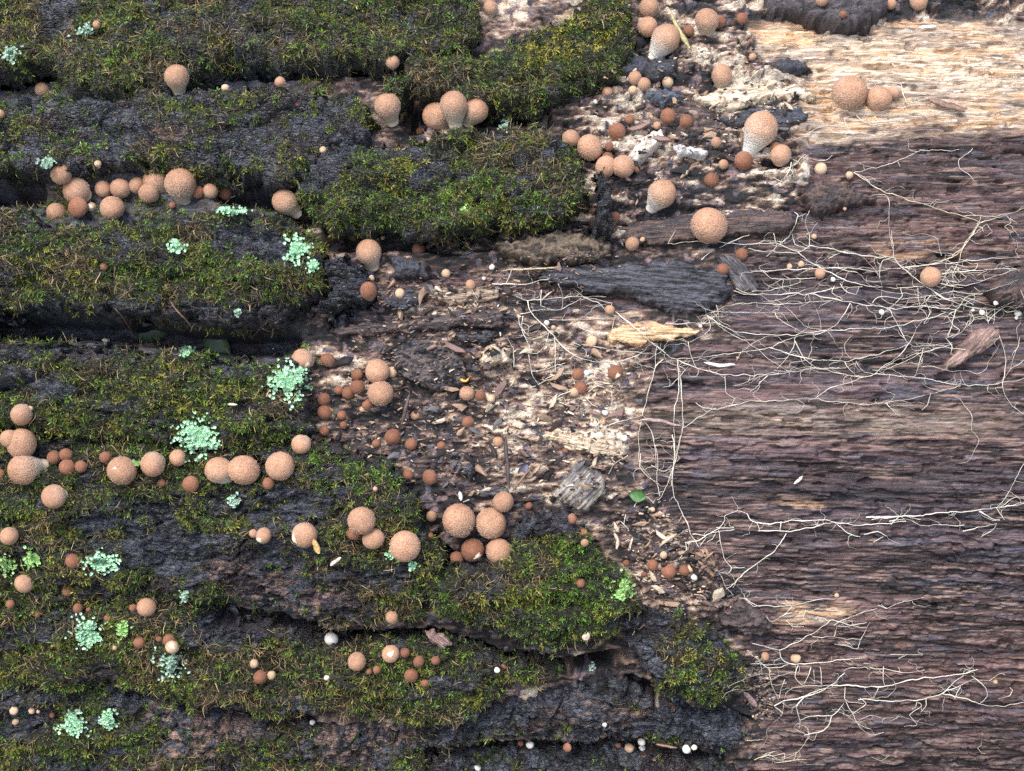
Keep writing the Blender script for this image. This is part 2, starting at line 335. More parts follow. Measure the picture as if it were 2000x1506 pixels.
DLIGHT = [(1090,770,150,110,1.05),(1450,130,150,70,.7),(1500,270,90,50,.6),(1120,680,110,50,.6),(700,700,60,30,.4),(1260,1120,90,70,.5),(1380,240,90,40,.5),(1130,830,130,80,1.),(1040,700,80,60,.6),(1000,880,110,90,.55),(1250,1080,90,60,.45),(1350,170,90,60,.7),(1270,280,60,50,.7),(660,670,80,30,.4),(880,590,120,40,.35),(1470,170,90,40,.8),(1200,240,80,60,.5),(1180,640,60,40,.4),(1280,1150,90,40,.5),(1000,30,60,40,.5),(1090,60,40,20,.4)]
def debris_relief(x, s):
    X = x / MM; S = s / MM
    f, f2, cid = worley(X / 9 + .8 * vn(X / 8, S / 8, 80), S / 5.5 + .8 * vn(X / 8, S / 8, 81), 82)
    g, g2, gid = worley(X / 4 + .5 * vn(X / 3, S / 3, 83), S / 2.6, 84)
    k, k2, kid = worley(X / 30, S / 8 + .7 * vn(X / 20, S / 8, 85), 86)
    return MM * (9 * (fbm(X / 40, S / 22, 3, 87) - .5) + 4.5 * cid * (1 - .5 * f) + 2.2 * gid + 5.0 * kid * sstep(.4, .7, vn(X / 60, S / 40, 88)) + 1.5 * fbm(X / 3, S / 2, 2, 89))
def debris_color(x, s, px, py):
    X = x / MM; S = s / MM
    f, f2, cid = worley(X / 9 + .8 * vn(X / 8, S / 8, 80), S / 5.5 + .8 * vn(X / 8, S / 8, 81), 82)
    g, g2, gid = worley(X / 4 + .5 * vn(X / 3, S / 3, 83), S / 2.6, 84)
    big = fbm(px / 90, py / 60, 3, 91)
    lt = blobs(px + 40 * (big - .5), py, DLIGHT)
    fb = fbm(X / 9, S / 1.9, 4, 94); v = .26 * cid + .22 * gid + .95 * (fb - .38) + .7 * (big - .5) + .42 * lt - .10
    pn = fbm(px / 42, py / 17, 4, 95, .6); rg = sstep(520, 440, py) * sstep(1080, 1140, px)
    v = v + (.45 + .75 * rg) * 2.8 * (pn - .5) * (.45 + .55 * sstep(.03, .10, np.abs(pn - .5))) + .05 * rg
    vv = np.clip(v * 9.0, 0, 7.999); k = vv.astype(int); c = mix(PAL[k], PAL[k + 1], 0 * v) * (1 - (vv - k))[..., None] + PAL[k + 1] * (vv - k)[..., None]
    c = np.where((vn(X / 5, S / 5, 93) > .75)[..., None], PAL[9 + (gid > .5).astype(int)], c)
    return c
def bark_relief(x, s):
    X = x / MM; S = s / MM + 3 * (vn(x / .05, s / .05, 101) - .5)
    f, f2, cid = worley(X / 24 + .9 * fbm(X / 16, S / 10, 2, 103), S / 9 + .8 * fbm(X / 14, S / 8, 2, 104), 105)
    g, g2, gid = worley(X / 8 + .6 * vn(X / 5, S / 4, 106), S / 3.2 + .6 * vn(X / 5, S / 4, 107), 108)
    t = S / 3.6 + 1.8 * fbm(X / 12, S / 4, 3, 109); saw = 1 - (t - np.floor(t))
    q = 6 * fbm(X / 34 + .5 * vn(X / 6, S / 4, 114), S / 12, 3, 113); st = np.floor(q) + sstep(.0, .22, q - np.floor(q)); q2 = 5 * fbm(X / 12, S / 5, 3, 116); st2 = np.floor(q2) + sstep(0, .3, q2 - np.floor(q2))
    b1, b2, bid = worley(X / 62 + .5 * fbm(X / 20, S / 20, 2, 117), S / 20 + .6 * fbm(X / 22, S / 12, 2, 118), 119)
    return MM * (-7.0 * sstep(.13, .0, b2 - b1) + 5.0 * (bid - .5) + 3.4 * (st - 3) + 1.5 * (st2 - 2.5) + 9 * (fbm(X / 55, S / 24, 3, 110) - .5) + 2.2 * sstep(0, .16, f2 - f) + 2.2 * cid + 1.2 * sstep(0, .2, g2 - g) + 1.7 * gid + 2.0 * saw * vn(X / 14, S / 6, 111) + 2.2 * fbm(X / 4, S / 1.8, 3, 112))
PINK = [(430,1110,60,20,.5),(560,1165,110,50,.55),(380,1440,70,40,1.),(720,1450,100,40,.7),(400,1400,120,50,.5),(270,1320,40,20,.8),(320,1480,40,30,.8),(330,270,40,20,.4),(1180,1380,90,25,.6),(1090,1420,50,20,.4)]
def bark_color(x, s, px, py):
    X = x / MM; S = s / MM
    n = fbm(X / 9, S / 4, 4, 121); b = fbm(X / 50, S / 25, 3, 123)
    c = mix((.007, .007, .009), (.082, .088, .112), sstep(.28, .75, n * .65 + b * .35))
    c = mix(c, (.15, .155, .165), .7 * sstep(.60, .72, fbm(X / 3.2, S / 1.5, 3, 126)))
    c = mix(c, (.038, .026, .029), sstep(.5, .75, fbm(X / 30, S / 14, 2, 125)) * .7)
    pk = blobs(px, py, PINK) * sstep(.50, .62, fbm(X / 6, S / 2.2, 3, 127))
    c = mix(c, (.36, .22, .17), np.clip(pk * 1.3, 0, 1) * .8)
    return c

def plate_grid(poly, t_mm, step=1.3, warp=9, seed=0, margin=6):
    """grid over an outline on the log: x, theta, pixel position at the plate's height, signed distance (mm)"""
    P = np.array(poly, float)
    u = np.linspace(0, 1, 12)[:, None]
    dense = np.concatenate([P[i] * (1 - u) + P[(i + 1) % len(P)] * u for i in range(len(P))])
    gx, gt = to_cyl(dense[:, 0], dense[:, 1], t_mm * MM)
    m = margin * MM
    xs = np.arange(gx.min() - m, gx.max() + m, step * MM); ts = np.arange(gt.min() - m / R, gt.max() + m / R, step * MM / R * .92)
    X, T = np.meshgrid(xs, ts)
    px, py, _ = project(cyl(X, T, np.full_like(X, t_mm * MM)))
    wx = px + warp * 3.4 * (fbm(px / 36, py / 30, 4, 201 + seed, .6) - .5) + warp * 1.5 * (fbm(px / 9, py / 8, 2, 203 + seed) - .5)
    wy = py + warp * 3.4 * (fbm(px / 36, py / 30, 4, 202 + seed, .6) - .5) + warp * 1.5 * (fbm(px / 9, py / 8, 2, 204 + seed) - .5)
    sd = poly_sdf(wx, wy, poly) * PXM / MM
    return X, T, px, py, sd
def undercut(X, T, sd, h, lip, inset):
    """near the rim, as the side falls, draw it in under the plate so that the rim overhangs a little"""
    f = np.clip(1 - sd / lip, 0, 1.4)
    gy, gx = np.gradient(sd); L = np.hypot(gx, gy) + 1e-9
    d = inset * MM * sstep(.45, 1.2, f) * (.2 + 1.6 * fbm(X / .006, T * R / .004, 2, 77))
    return X + gx / L * d, T + gy / L * d / R
# ------------------------------------------------------------------ bark plates
log = bpy.data.objects.new('fallen_log', None); COL.objects.link(log)
tag(log, 'rotting fallen log, mossy bark on one half and bare dark wood on the other', 'log')
DEPTH = []       # (points) used to find where things rest
MOSSBED = []     # per plate: arrays for growing moss
LIFTS = {'Q': 8, 'P': 4}
plate_sd = []
for k, (nm, (poly, tmm, soft, mossy, brown, label)) in enumerate(BARK.items()):
    lip = 6.0
    X, T, px, py, sd = plate_grid(poly, tmm, 1.3 if nm not in 'PQ' else 1.0, 12, k * 7)
    S = R * T
    f = np.clip(sd / soft, 0, 1)
    body = 1 - (1 - f) ** 2.2
    edge = np.clip(sd / lip, -1, 1)
    rise = np.sqrt(np.clip(edge, 0, 1)) * .55 + body * .45
    bare = blobs(px + 30 * (fbm(px / 40, py / 40, 2, 301) - .5), py + 30 * (fbm(px / 40, py / 40, 2, 302) - .5), BARE)
    mn = fbm(px / 60, py / 36, 5, 303 + k, .72)
    mo = sstep(.45, .60, mn + (mossy - .5) * .42 - bare * .36 - .10 * sstep(9, 3, sd) * sstep(.4, .6, vn(px / 30, py / 14, 310)))
    mo = np.maximum(mo, min(1., mossy * 1.6) * .9 * sstep(.55, .66, fbm(px / 17, py / 11, 3, 311, .6) - .10 * bare))
    mo = mo * sstep(-.3, 2.5, sd + 3 * (vn(px / 12, py / 12, 309) - .5))
    h = MM * tmm * (rise * (.9 + .75 * (fbm(px / 130, py / 55, 3, 306) - .5))) + bark_relief(X, S) * np.clip(edge, 0, 1) * .9 - 10 * MM * (edge < 0) * np.clip(-edge, 0, 1)
    h = h + MM * mo * (1.0 + 3.0 * fbm(px / 13, py / 11, 3, 305)) - 8 * MM * (1 - np.clip(edge, 0, 1)) 
    h = h + LIFTS.get(nm, 0) * MM
    X2, T2 = undercut(X, T, sd, h, lip, 5.0)
    P = cyl(X2, T2, h)
    ny, nx = X.shape
    F = grid_faces(nx, ny); keep = (sd > -1.2).ravel()[F].all(1); F = F[keep]
    col = bark_color(X, S, px, py)
    bed = mix((.014, .014, .008), (.045, .042, .018), fbm(px / 10, py / 10, 3, 307)); 
    col = mix(col, bed, np.clip(mo * .85, 0, 1))
    V, F2, c2, suv = compact(P.reshape(-1, 3), F, col.reshape(-1, 3), np.stack([X, S, h], -1).reshape(-1, 3))
    me = mesh_np('bark_plate', V, F2, M_BARK, c2, suv)
    o = link('bark_plate', me, log); o['label'] = label
    DEPTH.append(V)
    plate_sd.append((poly, tmm, k))
    MOSSBED.append((nm, P, grid_normals(P), mo, px, py, sd, brown))

# ------------------------------------------------------------------ the wood of the log
x_all = np.arange(-.445, .445, .00145)
t0 = to_cyl(np.array(1000.), np.array(1535.))[1]; t1 = to_cyl(np.array(1000.), np.array(-35.))[1]
t_all = np.arange(t0, t1, .0009 / R)
X, T = np.meshgrid(x_all, t_all); S = R * T
px, py, zz = project(cyl(X, T, np.zeros_like(X)))
fine = np.ones(X.shape, bool)
wm = np.zeros_like(X); h = np.zeros_like(X); col = np.zeros(X.shape + (3,))
i = fine.ravel().nonzero()[0]
def at(a): return a.ravel()[i]
xx, ss, ax, ay = at(X), at(S), at(px), at(py)
wmf = wood_mask(ax, ay)
hw = wood_relief(xx, ss) - 7 * MM; hd = debris_relief(xx, ss) - 4 * MM
ragged = sstep(520, 440, ay) * sstep(1060, 1120, ax); hd = hd * (1 - .45 * ragged) + ragged * (1.5 * wood_relief(xx * 1.4, ss * .8) - 2 * MM)
hf = hd * (1 - wmf) + hw * wmf
leftzone = sstep(760, 640, ax + .12 * (ay - 700)); hf -= 5 * MM * leftzone
crev = np.zeros_like(hf)
for pts, wd, dp in CREV:
    d = line_dist(ax, ay + 10 * (fbm(ax / 30, ay / 30, 2, 401) - .5), pts)
    crev = np.maximum(crev, dp * MM * (1 - sstep(wd * .35, wd * 1.25, d)))
hf -= crev
cf = mix(debris_color(xx, ss, ax, ay), wood_color(xx, ss, ax, ay), sstep(.3, .7, wmf))
leftdark = sstep(620, 560, ax) * (1 - sstep(.2, .6, wmf))
cf = mix(cf, bark_color(xx, ss, ax, ay), leftdark * .85)
h.ravel()[i] = hf; col.reshape(-1, 3)[i] = cf; wm.ravel()[i] = wmf
P = cyl(X, T, h)
# leave out what lies wholly under a bark plate
under = np.full(X.shape, -99.0)
for poly, tmm, k in plate_sd:
    q = np.array(poly); bx0, bx1, by0, by1 = q[:, 0].min() - 30, q[:, 0].max() + 30, q[:, 1].min() - 30, q[:, 1].max() + 30
    m = (fine & (px > bx0 - 40) & (px < bx1 + 40) & (py > by0 - 40) & (py < by1 + 40)).ravel().nonzero()[0]
    if not len(m): continue
    pp = cyl(X.ravel()[m], T.ravel()[m], np.full(len(m), tmm * MM)); a, b, _ = project(pp)
    under.ravel()[m] = np.maximum(under.ravel()[m], poly_sdf(a, b, poly) * PXM / MM)
ny, nx = X.shape
F = grid_faces(nx, ny); F = F[~(under > 16).ravel()[F].all(1)]
V, F2, c2, suv, wmv = compact(P.reshape(-1, 3), F, col.reshape(-1, 3), np.stack([X, S, h], -1).reshape(-1, 3), wm.ravel())
me = mesh_np('wood', V, F2, [M_WOOD, M_DEBRIS], c2, suv)
mi = (wmv[F2].mean(1) < .5).astype(np.int32); me.polygons.foreach_set('material_index', mi)
o = link('heartwood', me, log); o['label'] = 'bare rotting wood with dark grooved grain and crumbled patches'
DEPTH.append(V)
# thin moss on the wood between the slabs
r0 = 0; ca = 0; cb = int(np.searchsorted(x_all, -.13))
sl_ = (slice(r0, ny), slice(ca, cb))
lz = sstep(640, 560, px[sl_] + .12 * (py[sl_] - 700)); cr = np.zeros(X.shape); cr.ravel()[i] = crev
mb = lz * sstep(.47, .60, fbm(px[sl_] / 40, py[sl_] / 26, 4, 421, .65)) * (1 - sstep(.018, .034, cr[sl_])) * (under[sl_] < 3)
MOSSBED.append(('Z', P[sl_], grid_normals(P[sl_]), mb, px[sl_], py[sl_], np.full(mb.shape, 5.), .5))
# the log going on beyond the picture, in coarser relief
cx_ = np.concatenate([np.linspace(-2.2, -1.0, 60)[:-1], np.arange(-1.0, 1.0, .008), np.linspace(1.0, 2.4, 60)]); a0, a1 = t0 - .35, t1 + .45
ct_ = np.concatenate([np.linspace(a1 - 2 * math.pi, a0, 90)[:-1], np.arange(a0, a1, .008 / R), [a1]])
CX, CT = np.meshgrid(cx_, ct_); CS = R * CT; cpx, cpy, _ = project(cyl(CX, CT, np.zeros_like(CX)))
lo = sstep(.12, -.08, CX + .25 * (CT - PHI) * -1.2 + .12 * (fbm(CX / .2, CS / .1, 3, 431) - .5))
cw = wood_relief(CX, CS) - 7 * MM; cb_ = bark_relief(CX, CS) + MM * (10 + 16 * (fbm(CX / .10, CS / .05, 3, 433) - .5)) * sstep(.44, .50, np.abs(CX) + sstep(t1 - .01, t1 + .03, CT) + sstep(t0 + .01, t0 - .03, CT))
ch = cw * (1 - lo) + cb_ * lo
inside = (np.abs(CX) < .437) & (CT > t0 + .008) & (CT < t1 - .008); ch = np.where(inside, -.012, ch)
mo_ = sstep(.42, .58, fbm(CX / .05, CS / .035, 4, 435, .65)) * lo
cc_ = mix(wood_color(CX, CS, np.minimum(cpx, 1930.), cpy), bark_color(CX, CS, cpx, cpy), lo); cc_ = mix(cc_, mix((.02, .03, .01), (.10, .11, .03), fbm(CX / .012, CS / .009, 3, 437)), mo_)
F = grid_faces(len(cx_), len(ct_)); deep = ((np.abs(CX) < .425) & (CT > t0 + .02) & (CT < t1 - .02)).ravel()[F].all(1); F = F[~deep]
V, F, cc2, su2, lo2 = compact(cyl(CX, CT, ch).reshape(-1, 3), F, cc_.reshape(-1, 3), np.stack([CX, CS, ch], -1).reshape(-1, 3), lo.ravel())
me = mesh_np('outer_log', V, F, [M_WOOD, M_BARK], cc2, su2); me.polygons.foreach_set('material_index', (lo2[F].mean(1) > .5).astype(np.int32))
link('log_body', me, log)['label'] = 'rest of the log beyond the grown-over stretch'
# sawn ends far outside the picture
for sx in (-2.2, 2.4):
    n = 64; a = np.linspace(0, 2 * math.pi, n, endpoint=False)
    ring = np.stack([np.full(n, sx), .74 * np.cos(a), ZC + .74 * np.sin(a)], -1)
    V = np.vstack([ring, [[sx + (.01 if sx > 0 else -.01), 0, ZC]]]); F = np.array([(q, (q + 1) % n, n) for q in range(n)])
    link('log_end', mesh_np('log_end', V, F, M_WOOD, np.tile([(.3, .22, .15)], (n + 1, 1)), V), log)
print('log built')

# ------------------------------------------------------------------ loose slabs, flakes and clods (each its own thing)
GREY, BLACKW, BLUEB, BROWNW, PALEW, CREAM = (.13, .12, .12), (.035, .03, .033), (.055, .062, .08), (.11, .07, .058), (.50, .36, .22), (.60, .50, .37)
def loose(name, label, cat, poly, t_mm, lift, ang, c0, c1, relief='grain', rag=7, step=1.0, seed=0, group=None):
    ox = np.mean([p[0] for p in poly]); oy = np.mean([p[1] for p in poly])
    X, T, px, py, sd = plate_grid(poly, lift + t_mm, step, rag if name not in ('wood_splinter', 'wood_block', 'fungal_crust') else 4, 50 + seed, 4)
    lift = lift - 4.0 * float(wood_mask(np.array([ox]), np.array([oy]))[0])
    S = R * T; ca, sa = math.cos(rad(ang)), math.sin(rad(ang))
    u = (X * ca + S * sa) / MM; v = (-X * sa + S * ca) / MM
    edge = np.clip(sd / 2.4, -1, 1); wide = np.clip(sd / 9., 0, 1)
    if relief == 'grain':
        t = v / 3.4 + 2.6 * fbm(u / 16, v / 5, 4, 501 + seed); saw = 1 - (t - np.floor(t))
        rel = 1.6 * saw + 4.5 * fbm(u / 14, v / 2.6, 4, 503 + seed) - 2
        n = fbm(u / 14, v / 1.3, 3, 505 + seed)
    elif relief == 'lump':
        f, f2, cid = worley(u / 4, v / 4, 507 + seed)
        rel = 4 * (1 - f) * 1.0 + 3 * fbm(u / 5, v / 5, 3, 508 + seed); n = .6 * cid + .4 * fbm(u / 2, v / 2, 2, 509)
    else:
        f, f2, cid = worley(u / 6 + vn(u / 4, v / 4, 510), v / 3.4, 511 + seed)
        rel = 2.6 * cid + 1.8 * sstep(0, .2, f2 - f) + 2 * fbm(u / 3, v / 2, 3, 512); n = .5 * cid + .5 * fbm(u / 3, v / 2, 2, 513)
    top = MM * (lift + t_mm * (.6 * np.sqrt(np.clip(edge, 0, 1)) + .4 * wide) + rel * np.clip(edge, 0, 1))
    top = top - MM * (t_mm * .3) * (edge < 0)
    X2, T2 = undercut(X, T, sd, top, 2.4, 1.0)
    P = cyl(X2, T2, top)
    col = mix(c0, c1, sstep(.3, .7, n))
    ny, nx = X.shape; F = grid_faces(nx, ny); F = F[(sd > -.9).ravel()[F].all(1)]
    # underside, so that it is a closed piece
    low = cyl(X2, T2, np.full_like(X, (lift - 3.0) * MM) + np.minimum(0, top - lift * MM))
    V = np.vstack([P.reshape(-1, 3), low.reshape(-1, 3)]); n0 = X.size
    e = np.sort(np.concatenate([F[:, [0, 1]], F[:, [1, 2]], F[:, [2, 3]], F[:, [3, 0]]]), 1)
    de = np.concatenate([F[:, [0, 1]], F[:, [1, 2]], F[:, [2, 3]], F[:, [3, 0]]])
    key = e[:, 0].astype(np.int64) * (2 * n0) + e[:, 1]; uq, inv, cnt = np.unique(key, return_inverse=True, return_counts=True)
    b = de[cnt[inv] == 1]
    side = np.stack([b[:, 1], b[:, 0], b[:, 0] + n0, b[:, 1] + n0], 1)
    F = np.vstack([F, side])
    suv = np.stack([u * MM, v * MM, top / 1 + 0 * u], -1).reshape(-1, 3)
    V, F, c2, suv = compact(V, F, np.tile(col.reshape(-1, 3), (2, 1)), np.tile(suv, (2, 1)))
    o = link(name, mesh_np(name, V, F, M_WOOD if relief == 'grain' else M_DEBRIS, c2, suv))
    tag(o, label, cat, group); DEPTH.append(V); return o
LOOSE = [
 ('wood_slab','long blue-black weathered wood slab lying over white cords','wood',[(1040,545),(1100,515),(1180,512),(1250,500),(1330,505),(1425,530),(1435,570),(1385,612),(1310,612),(1250,592),(1200,575),(1100,556)],12,-1,-6,(.008,.007,.009),(.075,.075,.09),'grain'),
 ('bark_flake','brown crumbling inner bark wall under the trio slab end','bark',[(955,472),(1050,452),(1130,448),(1192,466),(1194,500),(1120,512),(1060,518),(985,504)],14,0,0,(.035,.027,.022),(.17,.125,.085),'crumb'),
 ('wood_splinter','dark tilted wood splinter wedged below the biggest round puffball','wood',[(1398,492),(1440,488),(1470,520),(1492,552),(1485,572),(1442,566)],8,4,-48,BLACKW,GREY,'grain'),
 ('wood_clod','dark crumbly wood clod at the root of a pale cord','wood',[(1568,375),(1600,340),(1660,352),(1722,376),(1722,392),(1650,400),(1600,416),(1575,402)],14,0,-8,BLACKW,BROWNW,'crumb'),
 ('wood_block','grey split wood block tilted in the crumbled debris','wood',[(1075,972),(1108,925),(1136,888),(1150,915),(1186,930),(1182,965),(1150,1002),(1105,996)],11,4,48,GREY,(.30,.26,.21),'grain'),
 ('wood_clod','dark clod with white buttons where many cords meet','wood',[(1932,560),(1965,530),(2010,512),(2070,540),(2070,605),(1990,602),(1960,590)],16,0,0,BLACKW,BROWNW,'crumb'),
 ('wood_splinter','loose purplish brown wood splinter propped on the bare wood','wood',[(1833,732),(1868,690),(1900,650),(1948,632),(1966,640),(1956,662),(1922,690),(1884,716)],8,2,42,BROWNW,(.26,.17,.14),'grain'),
 ('bark_flake','black crusty bark flake above the pale wood band','bark',[(1488,-50),(1740,-50),(1732,18),(1700,42),(1640,46),(1565,24),(1500,18)],14,0,0,(.03,.027,.03),(.09,.075,.08),'crumb'),
 ('bark_flake','small blue-black flake lying on pale stringy wood','bark',[(1495,122),(1530,104),(1572,112),(1588,126),(1540,137),(1500,134)],4,3,0,BLACKW,BLUEB,'crumb'),
 ('bark_flake','thin slate blue bark flake under a pair of puffballs','bark',[(1252,187),(1290,171),(1330,178),(1337,194),(1290,203),(1260,200)],4,3,0,BLUEB,(.09,.11,.14),'crumb'),
 ('bark_flake','black scaly bark flake under the tall pear puffball','bark',[(1192,128),(1240,104),(1270,112),(1322,102),(1328,130),(1292,152),(1260,152),(1210,148)],7,3,0,BLACKW,BLUEB,'crumb'),
 ('wood_ledge','dark splintered wood ledge under the biggest round puffball','wood',[(1198,442),(1330,412),(1530,403),(1562,425),(1540,450),(1440,456),(1330,470),(1220,474)],7,1,2,BLACKW,BROWNW,'grain'),
 ('wood_ledge','blue-black wood ledge behind the white-footed puffball','wood',[(1395,222),(1480,206),(1562,206),(1584,224),(1540,246),(1440,243)],6,1,3,BLACKW,BLUEB,'grain'),
 ('rotten_lump','cream spongy lump of rotten wood beside black crumbs','wood',[(928,702),(945,672),(970,664),(985,690),(978,712),(950,720)],8,2,0,PALEW,CREAM,'lump'),
 ('rotten_lump','pale spongy rotten lump touching another cream lump','wood',[(970,700),(985,676),(1003,688),(998,712),(978,716)],7,2,0,(.36,.28,.2),CREAM,'lump'),
 ('fungal_crust','fuzzy white fungal crust on debris beside two puffballs','fungus',[(1222,302),(1248,266),(1288,248),(1303,268),(1272,300),(1240,318)],7,3,35,(.55,.47,.38),(.72,.66,.58),'lump'),
 ('fungal_crust','thin white fungal crust spread on dark debris','fungus',[(1308,278),(1350,285),(1388,300),(1378,312),(1330,306)],3,3,-15,(.45,.43,.42),(.68,.66,.62),'lump'),
 ('pale_wood_sliver','pale orange torn wood sliver crossed by white cords','wood',[(1182,655),(1220,626),(1290,630),(1386,640),(1340,662),(1250,676),(1195,669)],5,1,-3,(.45,.27,.14),(.66,.46,.27),'grain'),
 ('wood_strip','charred wood slat next to the tall spiny puffball','wood',[(748,502),(790,498),(842,520),(832,542),(772,540)],6,2,-18,BLACKW,BLUEB,'crumb'),
 ('wood_strip','blue-black wood slat below the egg-shaped puffball','wood',[(738,578),(800,560),(832,580),(792,602),(745,598)],6,2,-6,BLACKW,BLUEB,'grain'),
 ('wood_strip','long dark wood slat lying along brown stringy wood','wood',[(640,642),(760,622),(900,600),(992,608),(984,634),(880,640),(760,652),(660,657)],7,2,5,BLACKW,(.12,.085,.075),'grain'),
 ('wood_strip','narrow dark wood slat under pale stringy wood','wood',[(870,656),(960,645),(985,662),(900,672)],4,2,3,BLACKW,BLUEB,'grain'),
 ('wood_clod','dark crumbly clod between the moss and the lower cords','wood',[(1400,1222),(1432,1180),(1500,1200),(1510,1240),(1450,1254)],9,0,0,(.04,.03,.03),(.10,.07,.065),'crumb'),
 ('wood_strip','dark flat wood slat in the pile behind the puffball four','wood',[(905,958),(960,950),(1000,962),(990,978),(930,975)],5,3,-3,BLACKW,GREY,'grain'),
 ('wood_strip','black blocky wood piece in the chip pile','wood',[(870,905),(900,885),(930,900),(925,930),(885,935)],7,3,65,BLACKW,GREY,'grain'),
 ('wood_strip','charred lump of wood below the dark round puffballs','wood',[(895,912),(920,905),(935,925),(915,940)],9,4,20,BLACKW,BLUEB,'crumb'),
 ('wood_clod','black crumbly ledge above the small rusty puffballs','wood',[(760,680),(840,668),(900,690),(915,740),(850,770),(800,745),(770,715)],7,0,8,(.025,.022,.024),(.11,.09,.085),'crumb'),
 ('fibrous_shred','torn shred of tan wood fibre under a blue-black flake','wood',[(1350,185),(1440,160),(1560,165),(1600,185),(1500,196),(1400,212)],5,1,8,(.40,.30,.2),(.66,.56,.42),'grain'),
 ('fibrous_shred','cream torn wood shred in the chip pile','wood',[(1040,852),(1100,838),(1180,858),(1230,905),(1170,885),(1090,870)],4,2,-12,(.42,.30,.19),CREAM,'grain'),
 ('fibrous_shred','tan stringy wood shred ending beside a white cord','wood',[(920,825),(1000,835),(1080,860),(1060,872),(980,856)],3,2,-14,(.36,.25,.18),(.6,.48,.36),'grain'),
 ('bark_flake','frayed brown bark flake beside small puffballs in line','bark',[(1352,1080),(1385,1070),(1412,1105),(1400,1140),(1375,1122)],6,2,-50,(.16,.10,.075),(.34,.22,.14),'grain'),
 ('wood_slab','stringy brown wood ledge under the pale cord stalks','wood',[(830,560),(905,548),(985,565),(975,590),(890,592),(840,585)],5,1,4,(.10,.07,.055),(.36,.26,.18),'grain'),
 ('bark_flake','ribbed pinkish brown bark strip in shaggy moss','bark',[(832,1240),(850,1238),(880,1264),(868,1274),(840,1262)],3,22,-40,(.16,.10,.09),(.28,.19,.17),'grain'),
]
for k, L_ in enumerate(LOOSE):
    loose(*L_, seed=k * 3)

# ------------------------------------------------------------------ where the surface is, seen along each pixel
CELL = 4; DW, DH = 2400 // CELL, 1900 // CELL; OX, OY = 200, 200
def build_depth():
    D = np.full(DW * DH, 9.0)
    for V in DEPTH:
        a, b, z = project(np.asarray(V, float))
        ia = ((a + OX) / CELL).astype(int); ib = ((b + OY) / CELL).astype(int)
        ok = (ia >= 0) & (ia < DW) & (ib >= 0) & (ib < DH)
        np.minimum.at(D, ib[ok] * DW + ia[ok], z[ok])
    D = D.reshape(DH, DW)
    for _ in range(3):
        p = np.pad(D, 1, constant_values=9.0)
        nb = np.min([p[1 + a:1 + a + DH, 1 + b:1 + b + DW] for a in (-1, 0, 1) for b in (-1, 0, 1)], 0)
        D = np.where(D > 5, nb, D)
    return np.where(D > 5, 1.15, D)
DM = build_depth()
def depth_at(px, py):
    ia = np.clip(((np.asarray(px) + OX) / CELL).astype(int), 0, DW - 1); ib = np.clip(((np.asarray(py) + OY) / CELL).astype(int), 0, DH - 1)
    return DM[ib, ia]
def depth_disc(px, py, r, q):
    a = np.linspace(0, 2 * math.pi, 12, endpoint=False)
    d = np.concatenate([depth_at(px + r * f * np.cos(a), py + r * f * np.sin(a)) for f in (.15, .45, .75)])
    return float(np.percentile(d, q))
def place(px, py, z):
    return cam_pos + ray(np.array(float(px)), np.array(float(py))) * z
def surf_normal(px, py):
    x, t = to_cyl(np.array(float(px)), np.array(float(py)), .01)
    return nrm(t)
print('slabs built')
# ------------------------------------------------------------------ moss
def feather(pairs, spread, curve, wl):
    V, F, tt = [], [], []
    def pt(t): return np.array([0, curve * t * t, t * (1 - .25 * curve * t)])
    for a, b in ((0, .5), (.5, 1.)):
        p, q = pt(a), pt(b); k = len(V)
        V += [p + (-.022, 0, 0), p + (.022, 0, 0), q + (.016, 0, 0), q + (-.016, 0, 0)]; tt += [a, a, b, b]; F += [(k, k + 1, k + 2), (k, k + 2, k + 3)]
    for i in range(pairs):
        t = .18 + .8 * i / pairs; p = pt(t); l = wl * (1 - .55 * t) 
        for s in (-1, 1):
            dr = np.array([s * math.cos(spread), .25 * math.sin(i * 2.1), math.sin(spread)]); dr /= np.linalg.norm(dr)
            k = len(V); V += [p - (0, 0, .045), p + (0, 0, .05), p + dr * l]; tt += [t, t, min(1, t + .3)]; F.append((k, k + 1, k + 2))
    p = pt(1.); k = len(V); V += [p + (-.05, 0, -.04), p + (.05, 0, -.04), p + (0, curve * .15, .14)]; tt += [.9, .9, 1.]; F.append((k, k + 1, k + 2))
    return np.array(V), np.array(F), np.array(tt)
def rosette(n, seed):
    r = random.Random(seed); V, F, tt = [], [], []
    for i in range(n):
        a = 2.4 * i + r.uniform(-.3, .3); el = .35 + .9 * (i / n); l = .55 + .4 * r.random(); z0 = .5 * i / n
        d = np.array([math.cos(a) * math.cos(el), math.sin(a) * math.cos(el), math.sin(el)]); sd = np.array([-math.sin(a), math.cos(a), 0]) * .07
        b = np.array([0, 0, z0]); m = b + d * l * .55; e = b + d * l + (0, 0, -.06)
        k = len(V); V += [b, m + sd, m - sd, e]; tt += [.2, .6, .6, 1.]; F += [(k, k + 1, k + 2), (k + 1, k + 3, k + 2)]
    return np.array(V), np.array(F), np.array(tt)
def strand(curl, seed):
    r = random.Random(seed); V, F, tt = [], [], []; p = np.zeros(3); d = np.array([0, .3, 1.]); d /= np.linalg.norm(d); n = 5
    for i in range(n + 1):
        w = .028 * (1 - .6 * i / n); V += [p + (-w, 0, 0), p + (w, 0, 0)]; tt += [i / n] * 2
        if i < n: k = 2 * i; F += [(k, k + 1, k + 3), (k, k + 3, k + 2)]
        p = p + d / n; d = d + np.array([r.uniform(-.5, .5), curl / n * 1.6, -curl / n]); d /= np.linalg.norm(d)
    return np.array(V), np.array(F), np.array(tt)
